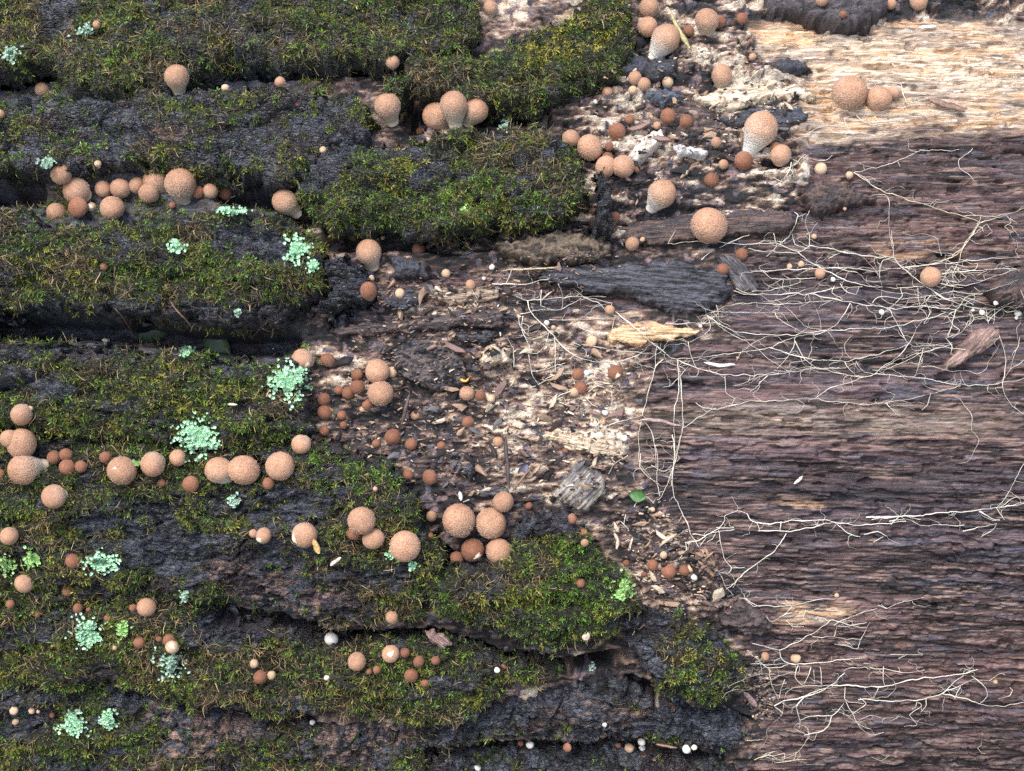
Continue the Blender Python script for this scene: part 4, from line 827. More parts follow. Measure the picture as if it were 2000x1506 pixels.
CLUSTERS = [
 ('puffballs on the topmost slabs', 'half sunk in moss under the topmost slab', [
  (345,150,25,D,.7,'T','large tan puffball half buried in moss under the topmost slab',-.1),(82,175,14,D,.6,'T','medium tan puffball sunk in moss beside grey bark'),(547,160,11,None,0,'T','small tan puffball at the mouth of the upper crack'),
  (189,48,8,None,0,'T','small flattened puffball on the topmost mossy slab'),(0,222,9,None,0,'T'),(440,172,8,D,.6,'C','pale bud in a crack below the topmost slab'),(631,293,7,300,.7,'C','pale oval bud on patchy grey bark'),(191,320,7,D,.6,'C','pale bud in moss above the puffball row'),
  (767,121,14,D,.5,'T','medium puffball peeping over bark by golden moss'),(958,15,15,D,.75,'T','upright puffball by the dark end of the topmost slab')]),
 ('upper puffball row', 'in the row between grey bark and the rounded mossy slab', [
  (119,340,21,None,0,'T','large puffball highest at the end of the upper row'),(110,415,20,None,0,'T','round puffball lowest at the end of the upper row'),(149,372,27,320,.6,'T','big puffball leaning over a flattened one in the upper row',.5),(152,405,21,0,.4,'R','flattened rusty puffball with coarse white warts',0.9,.75),
  (179,405,10,None,0,'C','small torn pale puffball beside the flattened rusty one',.3,1,(0,.1,.6)),(202,369,17,None,0,'T',None,-.1),(235,368,20,330,.4,'T',None,.25),(219,406,24,None,0,'T','wide squat puffball below a touching pair in the upper row',.7,.9),
  (268,362,17,D,.6,'T'),(303,354,23,310,.75,'T','tall egg-shaped puffball leaning against the biggest of the row',0,1.1),(290,377,20,330,.5,'T','oval puffball in front of the tall egg-shaped one',.55,.95),(352,358,31,D,.72,'T','biggest pear-shaped puffball of the upper row',.45),
  (386,375,13,D,.4,'R'),(411,373,15,D,.6,'T'),(440,378,13,D,.4,'R'),(337,401,7,None,0,'R','tiny rusty bud under the biggest of the upper row')]),
 ('lone puffballs on rounded slab', 'on thick olive moss', [
  (556,394,26,315,.8,'T','tan puffball with slanting stem at the rounded slab end',1.5),(203,521,8,None,0,'R','small spiny bud alone on thick olive moss')]),
 ('trio slab puffballs', 'near the trio slab rim', [
  (757,207,27,285,.72,'T','single puffball beside the dark hole and the trio',.6),(852,227,28,325,.75,'T','lower leaning member of the fanned puffball trio',.75),(886,206,27,D+5,.85,'T','tall central member of the fanned puffball trio',.9,1.1),(930,216,25,230,.75,'T','outer leaning member of the trio beside dark bark',.5),(820,257,8,None,0,'R','small bud below the dark hole by the trio')]),
 ('puffballs by the top wood', 'on dark debris by the pale wood', [
  (1268,15,21,D,.5,'T','upper of two stacked puffballs at the golden moss end'),(1265,52,20,D,.4,'T','lower of two stacked puffballs at the golden moss end',-.1),(1300,76,30,235,.85,'F','big pear puffball with cream slanted stem beside a dry blade',.35,1.05),(1345,60,11,None,0,'R'),(1405,42,13,None,0,'R','rusty puffball hiding behind a tan dome'),(1381,40,24,D,.75,'T','tan dome puffball with white threads at its foot',.3),(1449,36,11,D,.4,'R'),
  (1605,0,13,None,0,'T'),(1740,8,11,D,.4,'T'),(1795,2,18,D,.5,'T'),(1647,28,8,None,0,'R'),(1470,111,8,None,0,'T','small bud between pale rags of wood'),(1410,147,21,D,.7,'T','upright oval puffball on pale ragged wood',.2,1.05)]),
 ('puffballs on flaky debris', 'among black flakes and pale debris', [
  (1240,152,14,D,.5,'T','upper puffball of the pair above the slate blue flake',.3),(1258,164,13,225,.6,'T','lower leaning puffball of the pair above the slate blue flake'),(1236,176,9,None,0,'C'),(1186,180,11,None,0,'T'),(1163,199,5,None,0,'W'),(1304,160,12,D,.7,'C','pale torn cup-like puffball above a slate flake'),(1305,227,16,D,.3,'R'),(1340,237,14,D,.4,'R'),(1230,234,10,None,0,'R'),
  (1205,257,17,30,.5,'R','rusty oval puffball beside the fuzzy white crust',.2),(1283,245,8,None,0,'T'),(1115,270,17,D,.4,'T','puffball peeping over the broken trio slab end'),(1152,288,26,None,0,'T','large puffball at the broken end of the trio slab'),(1190,286,9,D,.5,'R'),(1187,308,12,None,0,'R'),(1183,325,21,None,0,'T','puffball pressed between the broken slab end and its twin',.2),(1217,325,22,None,0,'T','puffball touching its twin and the fuzzy white crust',.3),(1245,330,8,None,0,'R'),
  (1293,378,29,235,.72,'F','large puffball with pale foot standing on dark debris',.3),(1201,423,10,None,0,'R'),(1235,476,14,None,0,'T','lone warty puffball below the dark splintered ledge'),(1255,468,5,None,0,'C'),(1399,278,11,D,.5,'T','small dimpled puffball beside white crust'),(1413,321,10,None,0,'T'),(1390,352,15,None,0,'R'),(1385,440,36,D,.45,'T','biggest round puffball on the dark splintered ledge',.35)]),
 ('puffballs by pale wood', 'at the edge of the pale wood', [
  (1660,180,34,245,.62,'T','big dome puffball alone on the pale wood band',.3),(1745,181,14,40,.8,'T','puffball pointing its white foot away behind another'),(1717,192,25,D,.5,'T','squat rusty puffball next to the big dome',.3),(1486,252,36,245,.85,'F','big puffball with bright white swollen foot',.35),(1515,287,10,None,0,'R'),(1525,302,21,D,.6,'T','puffball beside the white-footed one',.2),(1453,314,20,150,.5,'R','flattened puffball with pale rim below the white foot',.3,.85),
  (1603,330,13,D,.7,'C','pale puffball with rusty crown on bare wood'),(1659,342,8,D,.6,'C'),(1590,462,6,None,0,'C'),(1448,497,13,None,0,'R'),(1412,526,12,None,0,'R'),(1620,207,5,None,0,'C'),(1611,211,4,None,0,'C'),(1650,408,4,None,0,'C')]),
 ('puffballs in the dark hollow', 'on charred wood under the trio slab', [
  (720,492,26,285,.75,'T','tall spiny puffball with narrow foot under the trio slab',.2),(818,486,14,240,.75,'R','rusty puffball with pale foot under the trio slab',1.2),(720,568,17,D,.5,'R','egg-shaped rusty puffball below a tall spiny one',.2,1.3),(726,543,6,None,0,'C'),(781,573,10,D,.7,'C'),(871,534,9,None,0,'C'),(961,522,6,None,0,'W'),(945,544,4,None,0,'W'),(919,556,10,D,.5,'T'),(747,465,4,None,0,'C')]),
 ('puffballs on the chip pile', 'in the crumbled wood', [
  (590,702,22,340,.6,'T','torn puffball beside the large mint lichen rosette',.2,1,(320,.8,.4)),(640,703,14,315,.7,'R','oval rusty puffball leaning beside the torn one',.2,1.15),(765,727,11,0,.6,'C'),(737,725,24,None,0,'T','upper of two big stacked puffballs in crumbled wood',.2),(743,768,25,None,0,'T','lower of two big stacked puffballs in crumbled wood',.5),(697,732,12,20,.6,'R'),(698,756,14,None,0,'R'),(662,762,9,None,0,'R'),(680,767,13,None,0,'R',None,.2),(718,790,11,220,.5,'R'),(708,799,7,None,0,'C'),
  (633,780,13,D,.3,'R'),(634,805,14,None,0,'R',None,.2),(668,811,10,None,0,'R'),(671,830,8,None,0,'R'),(633,841,10,None,0,'R'),(912,768,15,None,0,'T','tan puffball beside an orange scrap',.2),(938,773,11,None,0,'R'),(959,779,8,None,0,'C'),(811,811,9,None,0,'T'),(914,824,12,None,0,'R'),(767,853,16,None,0,'R','darkest rusty puffball on black crumbs',.2),(803,867,12,None,0,'R'),(862,870,9,None,0,'R'),(735,866,9,None,0,'R'),(797,927,11,None,0,'R'),(839,932,15,0,.3,'R','oval rusty puffball above the fresh moss',.1,.8),(973,863,11,None,0,'T'),
  (1105,880,6,None,0,'R'),(733,955,5,None,0,'C')]),
 ('puffballs among the cords', 'among white cords', [
  (1191,605,10,None,0,'T'),(1068,631,6,None,0,'W'),(1081,640,5,None,0,'C'),(1155,667,12,0,.5,'C',None,0,.7),(1129,731,12,None,0,'R','upper of two rusty puffballs tied by cords'),(1134,758,14,None,0,'R','lower of two rusty puffballs tied by cords',.2),(1146,729,7,None,0,'W'),(1155,726,4,None,0,'W'),(1122,766,9,None,0,'C'),(1202,728,16,D,.4,'R','torn rusty puffball above stringy wood',.2,1,(300,.5,.45)),(1182,806,7,None,0,'W'),(1177,823,7,None,0,'C'),(1219,856,7,None,0,'W'),(1208,854,4,None,0,'W'),(1204,812,4,None,0,'W'),
  (1602,534,11,None,0,'T','tan puffball at a fork of cords on bare wood',.3),(1818,541,21,None,0,'T','round puffball in the thick of the cord web',.3),(1565,516,7,0,.4,'C',None,0,.7),(1542,521,6,0,.4,'C',None,0,.7),(1627,546,5,None,0,'W'),(1722,610,6,None,0,'W'),(1441,698,4,None,0,'C'),(1368,637,4,None,0,'W'),(1945,592,5,None,0,'W'),(1918,611,6,None,0,'W'),(1988,612,7,None,0,'W'),(1985,621,4,None,0,'W'),(1900,606,4,None,0,'W')]),
 ('long puffball row', 'in the long row between two mossy slabs', [
  (42,810,22,80,.5,'T','puffball above the stacked pair at the row end'),(60,798,6,None,0,'C'),(18,857,18,None,0,'T','puffball half hidden behind a bigger one at the row end',.4),(42,866,30,None,0,'T','upper big puffball of the stacked pair at the row end',.2),(46,917,31,10,.65,'T','lower big puffball with pale pointed side at the row end',.45),(0,925,10,None,0,'R'),(105,893,14,None,0,'R',None,0,.9),(129,888,13,None,0,'R'),(131,912,16,None,0,'R',None,.3,.95),(158,911,12,None,0,'R'),(206,893,12,None,0,'R'),
  (238,919,29,None,0,'T','big puffball with a white split in its crown',.2,1,(140,.3,.14)),(298,907,25,30,.4,'T','dimpled puffball next to the split-crowned one',.1),(347,894,17,None,0,'T'),(372,946,17,30,.3,'R',None,.1,.85),(316,943,8,None,0,'R'),(427,918,27,300,.7,'F','paler half of the touching pair with a cream foot',.2),(476,918,31,None,0,'T','bigger half of the touching pair of puffballs',.5),(547,910,28,None,0,'T','big round puffball ending the long row',.2),(588,868,20,45,.5,'T','puffball perched above the end of the long row',.1),(524,944,12,None,0,'R','small rusty puffball with long spines'),
  (105,970,24,0,.6,'T','lone tan puffball with pale side below the long row',.2)]),
 ('puffballs on the grey bark slab', 'on the lower bark slab', [
  (18,1047,18,None,0,'T'),(142,1096,15,None,0,'R','brown puffball touching a mint lichen rosette'),(47,1140,19,None,0,'T'),(131,1155,11,None,0,'R'),(20,1180,9,None,0,'R'),(73,1200,6,None,0,'R'),(152,1188,10,None,0,'R'),(173,1191,5,None,0,'R'),(260,1187,8,None,0,'R'),(286,1186,19,None,0,'T','lone round puffball above shaggy moss',.2),(210,1207,8,None,0,'R'),
  (515,1046,16,225,.6,'T','puffball with a white patch in the bark crack',.1,1,(225,.7,.55)),(495,1042,9,None,0,'T'),(595,1045,26,200,.4,'T','puffball with torn white rim at the end of the crack',.1,1,(200,.85,.5)),(690,1040,14,None,0,'R'),(706,1017,27,None,0,'T','upper puffball of the leaning trio on moss',.3),(729,1052,22,None,0,'T','lower puffball of the leaning trio on moss',.5),(791,1067,31,None,0,'T','broad flat puffball beside lichen flecks',.3),(843,1008,11,D,.4,'T','narrow upright puffball behind the cluster of four',0,1.25),(841,1046,6,None,0,'R')]),
 ('cluster of four', 'beside the cluster of four', [
  (983,980,21,None,0,'T','puffball tucked behind the cluster of four'),(896,1016,33,285,.62,'T','largest egg-shaped member of the cluster of four',.25,1.1),(959,1022,31,240,.6,'T','upper member of the cluster of four against black bark',.2),(923,1074,24,None,0,'R','torn orange member of the cluster of four',.7,1,(315,.7,.42)),(975,1077,27,None,0,'T','smooth round member of the cluster of four on green moss',.6),(892,1090,13,None,0,'R')]),
 ('puffballs in the lower debris', 'in the lower chip pocket', [
  (1033,988,8,None,0,'R'),(1117,1014,10,80,.4,'R','thin rusty puffball squeezed at the slab edge',0,1.3),(1139,1041,9,None,0,'R'),(1142,1060,8,None,0,'T'),(1274,1104,12,None,0,'R'),(1306,1115,15,None,0,'R','largest of three puffballs in line with a dark speck',.2),(1337,1114,11,None,0,'R'),(1296,1084,8,None,0,'C'),(1356,1128,7,None,0,'W'),(1349,1110,8,None,0,'C'),(1223,1100,7,None,0,'R'),(1258,1122,6,None,0,'R'),(1134,1139,9,None,0,'R','small warty bud alone on bright green moss'),(1275,995,5,None,0,'C')]),
 ('puffballs on the shaggy slab', 'in shaggy brown moss', [
  (272,1255,12,None,0,'R'),(311,1247,7,None,0,'R'),(330,1250,12,None,0,'R'),(336,1264,14,None,0,'C','torn cup-like puffball sitting on lichen',.4,1,(60,.4,.6)),(224,1265,5,None,0,'C'),(27,1388,9,None,0,'C',None,0,.7),(62,1388,7,None,0,'C'),(75,1390,4,None,0,'C'),(31,1410,7,None,0,'C'),(102,1397,6,None,0,'R'),
  (765,1205,13,None,0,'T','small dimpled puffball hung with dead moss'),(647,1248,14,None,0,'W','bright white torn puffball in a bark crack',.3),(697,1292,18,None,0,'T','round puffball highest in shaggy moss',.3),(791,1275,10,None,0,'R'),(763,1277,18,None,0,'T','puffball with a whorled crown',.2,.85,(70,.2,.48)),(818,1292,11,None,0,'R'),(851,1290,9,None,0,'R'),(803,1319,14,None,0,'R','oval spiny puffball over green tufts',.2,1.15),(736,1308,8,None,0,'R'),(721,1312,6,None,0,'R'),(830,1334,8,None,0,'R'),
  (496,1296,9,None,0,'C'),(508,1322,14,None,0,'R','rusty puffball touching a cream button',.2),(530,1319,9,None,0,'C','cream button touching a rusty puffball',.2),(638,1324,6,None,0,'W'),(610,1411,6,None,0,'W'),(971,1309,6,None,0,'W'),(983,1303,6,None,0,'R')]),
 ('white buttons in the lowest crack', 'in the crack of the lowest bark strip', [
  (1017,1452,6,None,0,'R'),(1035,1455,8,0,.4,'W'),(1108,1460,9,0,.5,'R',None,0,.6),(1229,1461,10,None,0,'C'),(1253,1449,8,None,0,'W'),(1254,1461,7,None,0,'W'),(1341,1463,9,None,0,'W'),(1356,1460,6,None,0,'W'),(1208,1456,6,None,0,'R'),(1181,1416,5,None,0,'W'),(933,1499,7,None,0,'W')]),
 ('buttons by the lower cords', 'on bare wood by the lower cords', [
  (1494,1282,9,None,0,'T'),(1554,1285,10,0,.4,'C',None,0,.7),(1634,1163,5,None,0,'C'),(1944,1332,5,None,0,'C')]),
]
for grp, phrase, items in CLUSTERS:
    for e in items:
        ph = phrase
        if grp == 'puffballs on the chip pile': ph = 'in the loose string beside the slab with mint lichen' if e[0] < 725 else 'among loose chips of crumbled wood'
        if grp == 'puffballs on the shaggy slab': ph = 'in moss around the whorled-crown puffball' if e[0] > 700 else 'near lichen in shaggy brown moss'
        puff(e, ph, grp)
print('puffballs', npuff)
# ------------------------------------------------------------------ white cords (mycelium)
def zoom(ox, oy, k):
    return lambda *pts: [(ox + a * k, oy + b * k) for a, b in pts]
Z3, Z5, Z6, ZL, ZR = zoom(1300, 0, .35), zoom(600, 450, .35), zoom(1300, 450, .35), zoom(900, 850, .3), zoom(1400, 950, .3692)
def smooth_line(pts, step=3.0):
    P = np.array(pts, float)
    if len(P) == 2: P = np.array([P[0], P.mean(0) + rng.normal(0, 1.2, 2), P[1]])
    Q = np.vstack([2 * P[0] - P[1], P, 2 * P[-1] - P[-2]]); out = []
    for i in range(1, len(Q) - 2):
        a, b, c, d = Q[i - 1:i + 3]; n = max(2, int(np.hypot(*(c - b)) / step)); t = np.linspace(0, 1, n, endpoint=False)[:, None]
        cr = .5 * (2 * b + (c - a) * t + (2 * a - 5 * b + 4 * c - d) * t * t + (3 * b - a - 3 * c + d) * t ** 3)
        out.append(.62 * cr + .38 * (b + (c - b) * t))     # mostly straight runs between forks, as the cords hang
    out.append(P[-1:]); o = np.vstack(out)
    s = np.arange(len(o)); sd_ = rng.integers(0, 9999)
    o[:, 0] += 2.2 * (vn(s / 5., s * 0., sd_) - .5) + 1.2 * (vn(s / 1.9, s * 0., sd_ + 1) - .5); o[:, 1] += 3.4 * (vn(s / 5., s * 0., sd_ + 2) - .5) + 1.4 * (vn(s / 1.9, s * 0., sd_ + 3) - .5)
    return o
def tube(P3, rad_, sides=5):
    P3 = np.asarray(P3); n = len(P3); t = np.gradient(P3, axis=0); t /= np.linalg.norm(t, axis=1, keepdims=True) + 1e-12
    e1 = np.cross(t, c_back); e1 /= np.linalg.norm(e1, axis=1, keepdims=True) + 1e-9; e2 = np.cross(t, e1)
    a = np.arange(sides) * 2 * math.pi / sides; r = np.broadcast_to(np.asarray(rad_, float), (n,))[:, None, None]
    V = P3[:, None] + r * (np.cos(a)[None, :, None] * e1[:, None] + np.sin(a)[None, :, None] * e2[:, None])
    i = np.arange(n - 1)[:, None] * sides; j = np.arange(sides)[None]; k = (j + 1) % sides
    F = np.stack([i + j, i + k, i + sides + k, i + sides + j], -1).reshape(-1, 4)
    return V.reshape(-1, 3), F
def lay(o, lift, win=4):
    d = depth_at(o[:, 0], o[:, 1]); p = np.pad(d, win, mode='edge')
    m = np.min([p[i:i + len(d)] for i in range(2 * win + 1)], 0); p = np.pad(m, win, mode='edge')
    m = np.mean([p[i:i + len(d)] for i in range(2 * win + 1)], 0)
    return cam_pos + ray(o[:, 0], o[:, 1]) * (m - lift)[:, None]
CW, CY = np.array((.74, .69, .59)), np.array((.58, .48, .30))
def cord_net(label, lines, width=2.6, yellow=.0, hairs=1.0, group='webs of mycelium cords'):
    VV, FF, CC, off = [], [], [], 0; HV, HF, HC, ho = [], [], [], 0
    for ln in lines:
        wd = width
        if isinstance(ln, tuple): ln, wd = ln
        o = smooth_line(ln); n = len(o); s = np.linspace(0, 1, n)
        r = .5 * wd * PXM * (.28 + .6 * vn(np.arange(n) / 6., np.zeros(n), rng.integers(0, 9999))) * (1 - .45 * s)
        P3 = lay(o, .0004 + .4 * wd * PXM); V, F = tube(P3, r); VV.append(V); FF.append(F + off); off += len(V)
        yy = np.clip(yellow + .5 * (vn(np.arange(n) / 9., np.zeros(n), rng.integers(0, 9999)) - .45), 0, 1)
        CC.append(np.repeat(mix(CW, CY, yy), 5, 0) * rng.uniform(.85, 1.08))
        for _ in range(rng.poisson(hairs * n / 17.)):
            i = rng.integers(0, n); m = rng.integers(5, 24); a = rng.uniform(0, 6.28); p = o[i].copy(); q = [p.copy()]
            for _k in range(m): a += rng.normal(0, .33); p = p + 2.6 * np.array([math.cos(a), .7 * math.sin(a)]); q.append(p.copy())
            q = np.array(q); V, F = tube(lay(q, .0007, 2), .00016 * np.linspace(1.2, .5, len(q)), 3); HV.append(V); HF.append(F + ho); ho += len(V); HC.append(np.tile(CW * .9, (len(V), 1)))
    ob = link('mycelium_cord', mesh_np('mycelium_cord', np.vstack(VV), np.vstack(FF), M_CORD, np.vstack(CC))); tag(ob, label, 'mycelium', group)
    if HV:
        h_ = link('fine_threads', mesh_np('fine_threads', np.vstack(HV), np.vstack(HF), M_CORD, np.vstack(HC)), ob); h_['kind'] = 'stuff'
    return ob
cord_net('long pale yellow cord running from the dark clod to the far web', [
 (Z3((1050,960),(1150,1030),(1250,1080),(1400,1130),(1600,1190),(1750,1240)),3.2),Z3((1660,1205),(1850,1205),(1940,1185),(2010,1160)),Z3((1750,1240),(1850,1215),(1920,1190)),(Z3((1750,1240),(1720,1300),(1680,1360),(1600,1428)),3.4),
 Z3((1900,1200),(1930,1240),(1890,1270),(1940,1300)),Z3((1920,1215),(1960,1240)),Z3((1690,1330),(1740,1290),(1790,1250)),(Z6((1730,0),(1680,60),(1640,120),(1540,170),(1400,200),(1290,215)),3.0),Z6((1680,60),(1650,120),(1640,170),(1600,260),(1640,310)),Z6((1640,160),(1700,185),(1740,180),(1720,220),(1640,240))],2.4,.75,1.3)
cord_net('fine white threads on dark wood above the long yellow cord', [Z3((1050,965),(1160,940),(1320,890),(1420,840)),Z3((1420,840),(1480,835),(1560,842),(1640,830)),Z3((1050,960),(1100,985),(1140,1010))],2.0,.2,.4)
cord_net('short forked white thread alone on dark wood', [Z3((1715,830),(1635,890),(1640,940),(1690,975),(1720,1010)),Z3((1600,945),(1640,940))],1.8,.2,.3)
cord_net('thin straight thread hanging between two webs', [Z3((1150,1090),(1240,1100),(1250,1280),(1275,1428)),Z6((1260,0),(1270,80),(1273,150))],1.8,.4,.4)
cord_net('curling white threads under the big dome puffball', [Z3((800,740),(870,705),(920,695),(1000,705),(1000,660),(1060,640)),Z3((1060,640),(1110,680),(1150,700),(1180,680),(1165,640)),Z3((1310,470),(1340,560),(1360,575),(1470,545)),Z3((1620,580),(1670,600),(1720,610))],2.4,.1,.6)
cord_net('small white web beside the white-footed puffball', [Z3((640,960),(720,920),(740,900),(700,880)),Z3((690,930),(710,965),(680,990)),Z3((720,920),(780,860)),Z3((600,990),(660,1020)),Z3((930,870),(900,890),(860,900)),Z3((700,900),(690,950),(650,1010),(600,1040))],2.0,.0,2.0)
cord_net('looped white web below the splintered ledge', [Z3((720,1180),(740,1210),(700,1300),(650,1350)),Z3((800,1180),(780,1240),(800,1300),(850,1240)),Z3((740,1205),(790,1195)),Z3((700,1300),(720,1360),(800,1385)),Z3((800,1300),(800,1385)),Z3((650,1350),(560,1340),(520,1360)),Z3((600,1300),(620,1370),(560,1428))],2.2,.05,1.6)
cord_net('straight pale straw-like cords beside the biggest round puffball', [(Z6((10,75),(150,65),(240,70)),2.8),(Z6((300,95),(380,55),(465,22)),3.2),Z6((15,70),(60,-10)),Z6((200,160),(270,110))],2.6,.2,.2)
cord_net('broad web of white cords spread over the bare dark wood', [
 (Z6((290,60),(420,80),(560,75),(620,70),(740,120),(800,85)),2.8),(Z6((460,105),(560,115),(650,125),(740,122)),3.2),(Z6((740,122),(790,165),(830,190),(900,230),(1000,275),(1120,310),(1310,325),(1450,310)),3.0),(Z6((800,85),(900,95),(1000,120),(1180,148),(1270,155),(1320,210),(1400,270),(1500,345),(1620,405),(1750,435),(1880,435)),3.2),
 Z6((640,70),(690,40),(700,0)),Z6((1270,155),(1215,165),(1200,200),(1195,270)),Z6((910,160),(960,130),(1000,120)),(Z6((470,230),(600,225),(850,212),(1000,208),(1150,225),(1290,215)),3.2),Z6((540,220),(590,265),(740,270),(880,262)),Z6((910,205),(1070,235),(1120,280),(1200,285)),
 (Z6((1290,215),(1420,195),(1500,190),(1750,165),(1980,150)),2.8),(Z6((1540,240),(1700,225),(1950,215)),2.6),Z6((1540,290),(1600,310),(1700,300),(1800,270),(1960,215)),Z6((1480,250),(1560,280),(1640,290)),Z6((480,345),(600,330),(760,285)),(Z6((380,335),(450,355),(780,355),(960,385),(1030,400),(1200,430),(1250,440),(1440,425),(1620,440)),3.4),
 Z6((290,450),(330,425),(440,405),(620,415),(850,395),(950,385)),Z6((780,355),(960,320),(1100,310)),(Z6((1030,410),(960,520),(870,570),(720,595),(580,655)),2.6),(Z6((580,655),(360,690),(60,718),(0,685)),3.0),(Z6((1250,440),(1300,540),(1355,632),(1440,645),(1600,625)),2.8),
 Z6((220,465),(300,455),(600,458),(640,425)),Z6((605,460),(620,485),(720,550),(770,570)),(Z6((770,570),(960,555),(1140,550),(1300,530),(1480,485),(1560,460)),2.6),(Z6((230,470),(300,520),(400,570),(520,580),(700,585),(770,570)),2.8),Z6((225,475),(350,570),(500,650),(580,720),(680,780),(720,795)),
 (Z6((580,655),(700,690),(850,725),(1010,728),(1180,690),(1355,635)),2.8),(Z6((720,620),(790,735),(920,785),(1080,820),(1180,800),(1300,815),(1420,825),(1640,860),(1740,865),(1880,850),(2020,825)),2.8),Z6((1355,632),(1310,690),(1210,760),(1170,800)),Z6((1440,650),(1415,740),(1390,820)),Z6((1600,640),(1440,680),(1300,720),(1200,770)),
 (Z6((60,720),(170,765),(330,805),(570,805),(800,775),(970,765)),2.6),Z6((335,810),(335,900),(385,935),(365,970)),(Z6((170,965),(250,1000),(380,975),(460,955),(650,950),(840,935),(880,950),(1000,962),(1130,970),(1230,963),(1380,940),(1500,910),(1640,865)),2.4),Z6((840,935),(900,890),(1080,830),(1180,805)),
 Z6((100,1100),(180,1045),(280,990)),Z6((130,625),(145,710),(175,770)),Z6((240,480),(245,560),(135,625)),Z6((0,600),(130,622)),Z6((0,520),(250,520),(310,515)),Z6((285,420),(300,500),(360,540)),Z6((1410,320),(1415,420),(1460,480),(1420,520),(1360,630)),Z6((1480,360),(1450,400),(1480,450),(1440,520)),Z6((1310,325),(1320,370),(1250,430)),
 Z6((1060,730),(1110,790),(1170,800)),Z6((720,600),(720,640),(690,700),(620,770)),Z6((1000,730),(1010,760),(1050,800)),Z6((1880,435),(1830,470),(1800,510)),Z6((1840,430),(1830,520)),Z6((570,810),(520,860),(470,905)),Z6((1230,963),(1270,1010),(1300,1030)),Z6((1480,910),(1460,970),(1430,1000)),Z6((1640,860),(1645,830)),Z6((940,310),(930,350),(990,390)),Z6((970,300),(1010,340),(1060,360),(1080,320)),Z6((1150,400),(1190,370),(1300,380),(1450,370),(1600,340)),
 Z6((1600,340),(1700,355),(1780,345)),Z6((1500,345),(1560,380),(1640,375),(1720,420)),Z6((1560,600),(1600,640),(1590,690),(1620,700)),Z6((1600,540),(1570,600)),Z6((1620,440),(1600,520),(1640,560),(1600,600))],2.2,.16,1.5)
def wander(x0, x1, y0, y1, n):
    out = []
    for _ in range(n):
        p = np.array([rng.uniform(x0, x1), rng.uniform(y0, y1)]); a = rng.choice([0, math.pi]) + rng.normal(0, .35); q = [tuple(p)]; L_ = rng.integers(4, 11)
        for _k in range(L_): a += rng.normal(0, .42); p = p + rng.uniform(14, 30) * np.array([math.cos(a), .75 * math.sin(a)]); q.append(tuple(p))
        if all(1330 < v[0] < 2040 for v in q): out.append((q, rng.uniform(1.0, 1.7)))
    return out
for ln in wander(1400, 2000, 490, 800, 15) + wander(1780, 2000, 480, 620, 9):
    cord_net('loose thin thread woven through the broad web of cords', [ln], 1.3, .35, .25, 'loose threads in the broad web')
for ln in wander(1460, 1700, 1290, 1420, 9):
    cord_net('loose thin thread woven through the lower web', [ln], 1.3, .35, .25, 'loose threads in the lower web')
cord_net('kinked cords descending along the edge of the bare wood', [
 (Z6((65,720),(75,800),(70,900),(50,1000),(45,1090),(50,1170),(45,1300),(30,1428)),2.6),(Z6((75,760),(90,900),(98,1100),(75,1190),(50,1300),(5,1428)),3.2),(ZL((1380,0),(1395,100),(1380,250),(1390,400),(1470,560),(1500,650),(1550,730)),3.6),ZL((1430,0),(1400,120),(1370,260),(1310,390),(1290,420)),ZL((1250,0),(1280,150),(1275,300),(1300,400)),ZL((1170,120),(1170,220),(1270,310),(1290,400)),
 ZL((1090,360),(1190,390),(1255,445)),Z6((0,730),(110,775),(20,870)),Z5((1870,1050),(1850,1150),(1860,1310),(1960,1420)),Z5((1870,1050),(1920,1110),(1940,1200),(1950,1320)),(Z5((1990,720),(1945,760),(1900,920),(1870,1030)),2.8),Z5((1680,1090),(1760,1060),(1870,1030)),ZL((1240,200),(1330,240),(1370,200)),ZL((1130,470),(1150,430),(1190,390))],2.2,.22,1.0)
cord_net('white web over splintered wood beside the blue-black slab', [
 (Z5((1030,305),(1200,300),(1350,270)),4.2),(Z5((1090,345),(1230,390),(1330,380),(1520,370),(1670,370)),3.2),(Z5((1230,390),(1245,450),(1350,560),(1380,590),(1450,670),(1560,725),(1680,730),(1780,720),(1850,690)),3.0),Z5((1190,465),(1260,450),(1420,440),(1530,385)),Z5((1310,330),(1305,420),(1330,430)),Z5((1400,300),(1425,370),(1420,440)),
 (Z5((1480,320),(1540,370),(1620,400),(1660,440),(1700,410),(1560,370)),2.8),Z5((1350,500),(1450,500),(1630,495)),Z5((1205,480),(1200,560),(1240,640),(1235,690)),Z5((1235,690),(1290,680),(1330,640),(1350,560)),Z5((1235,690),(1250,790),(1290,860)),(Z5((1380,590),(1385,700),(1385,785)),2.6),(Z5((1720,450),(1850,560),(1950,650),(2000,680)),3.2),Z5((1950,650),(1945,760)),
 Z5((1110,300),(1130,250),(1160,210),(1400,210)),Z5((1180,470),(1190,540),(1240,590)),Z5((1250,790),(1350,770),(1440,740)),Z5((1150,760),(1150,660),(1120,600)),Z5((1530,640),(1600,650),(1700,670),(1950,690)),Z5((1560,700),(1550,660),(1480,620)),Z5((1700,550),(1720,470)),Z5((920,330),(950,380)),Z5((1520,500),(1520,540),(1600,570)),Z5((1240,880),(1330,840),(1440,800),(1490,790))],2.3,.1,1.8)
cord_net('bright white cord fans around two rusty puffballs', [(Z5((1370,945),(1450,905),(1490,895)),3.4),(Z5((1560,860),(1620,840),(1670,855)),3.0),(Z5((1570,800),(1640,790),(1680,810)),3.0),Z5((1570,900),(1640,860),(1690,840)),Z5((1550,930),(1590,970),(1620,980)),Z5((1350,960),(1430,925)),Z5((1400,960),(1450,980)),Z5((1590,830),(1620,870),(1660,880)),Z5((1700,900),(1700,980),(1730,1040)),Z5((1330,830),(1420,800),(1480,800))],2.6,.0,2.2)
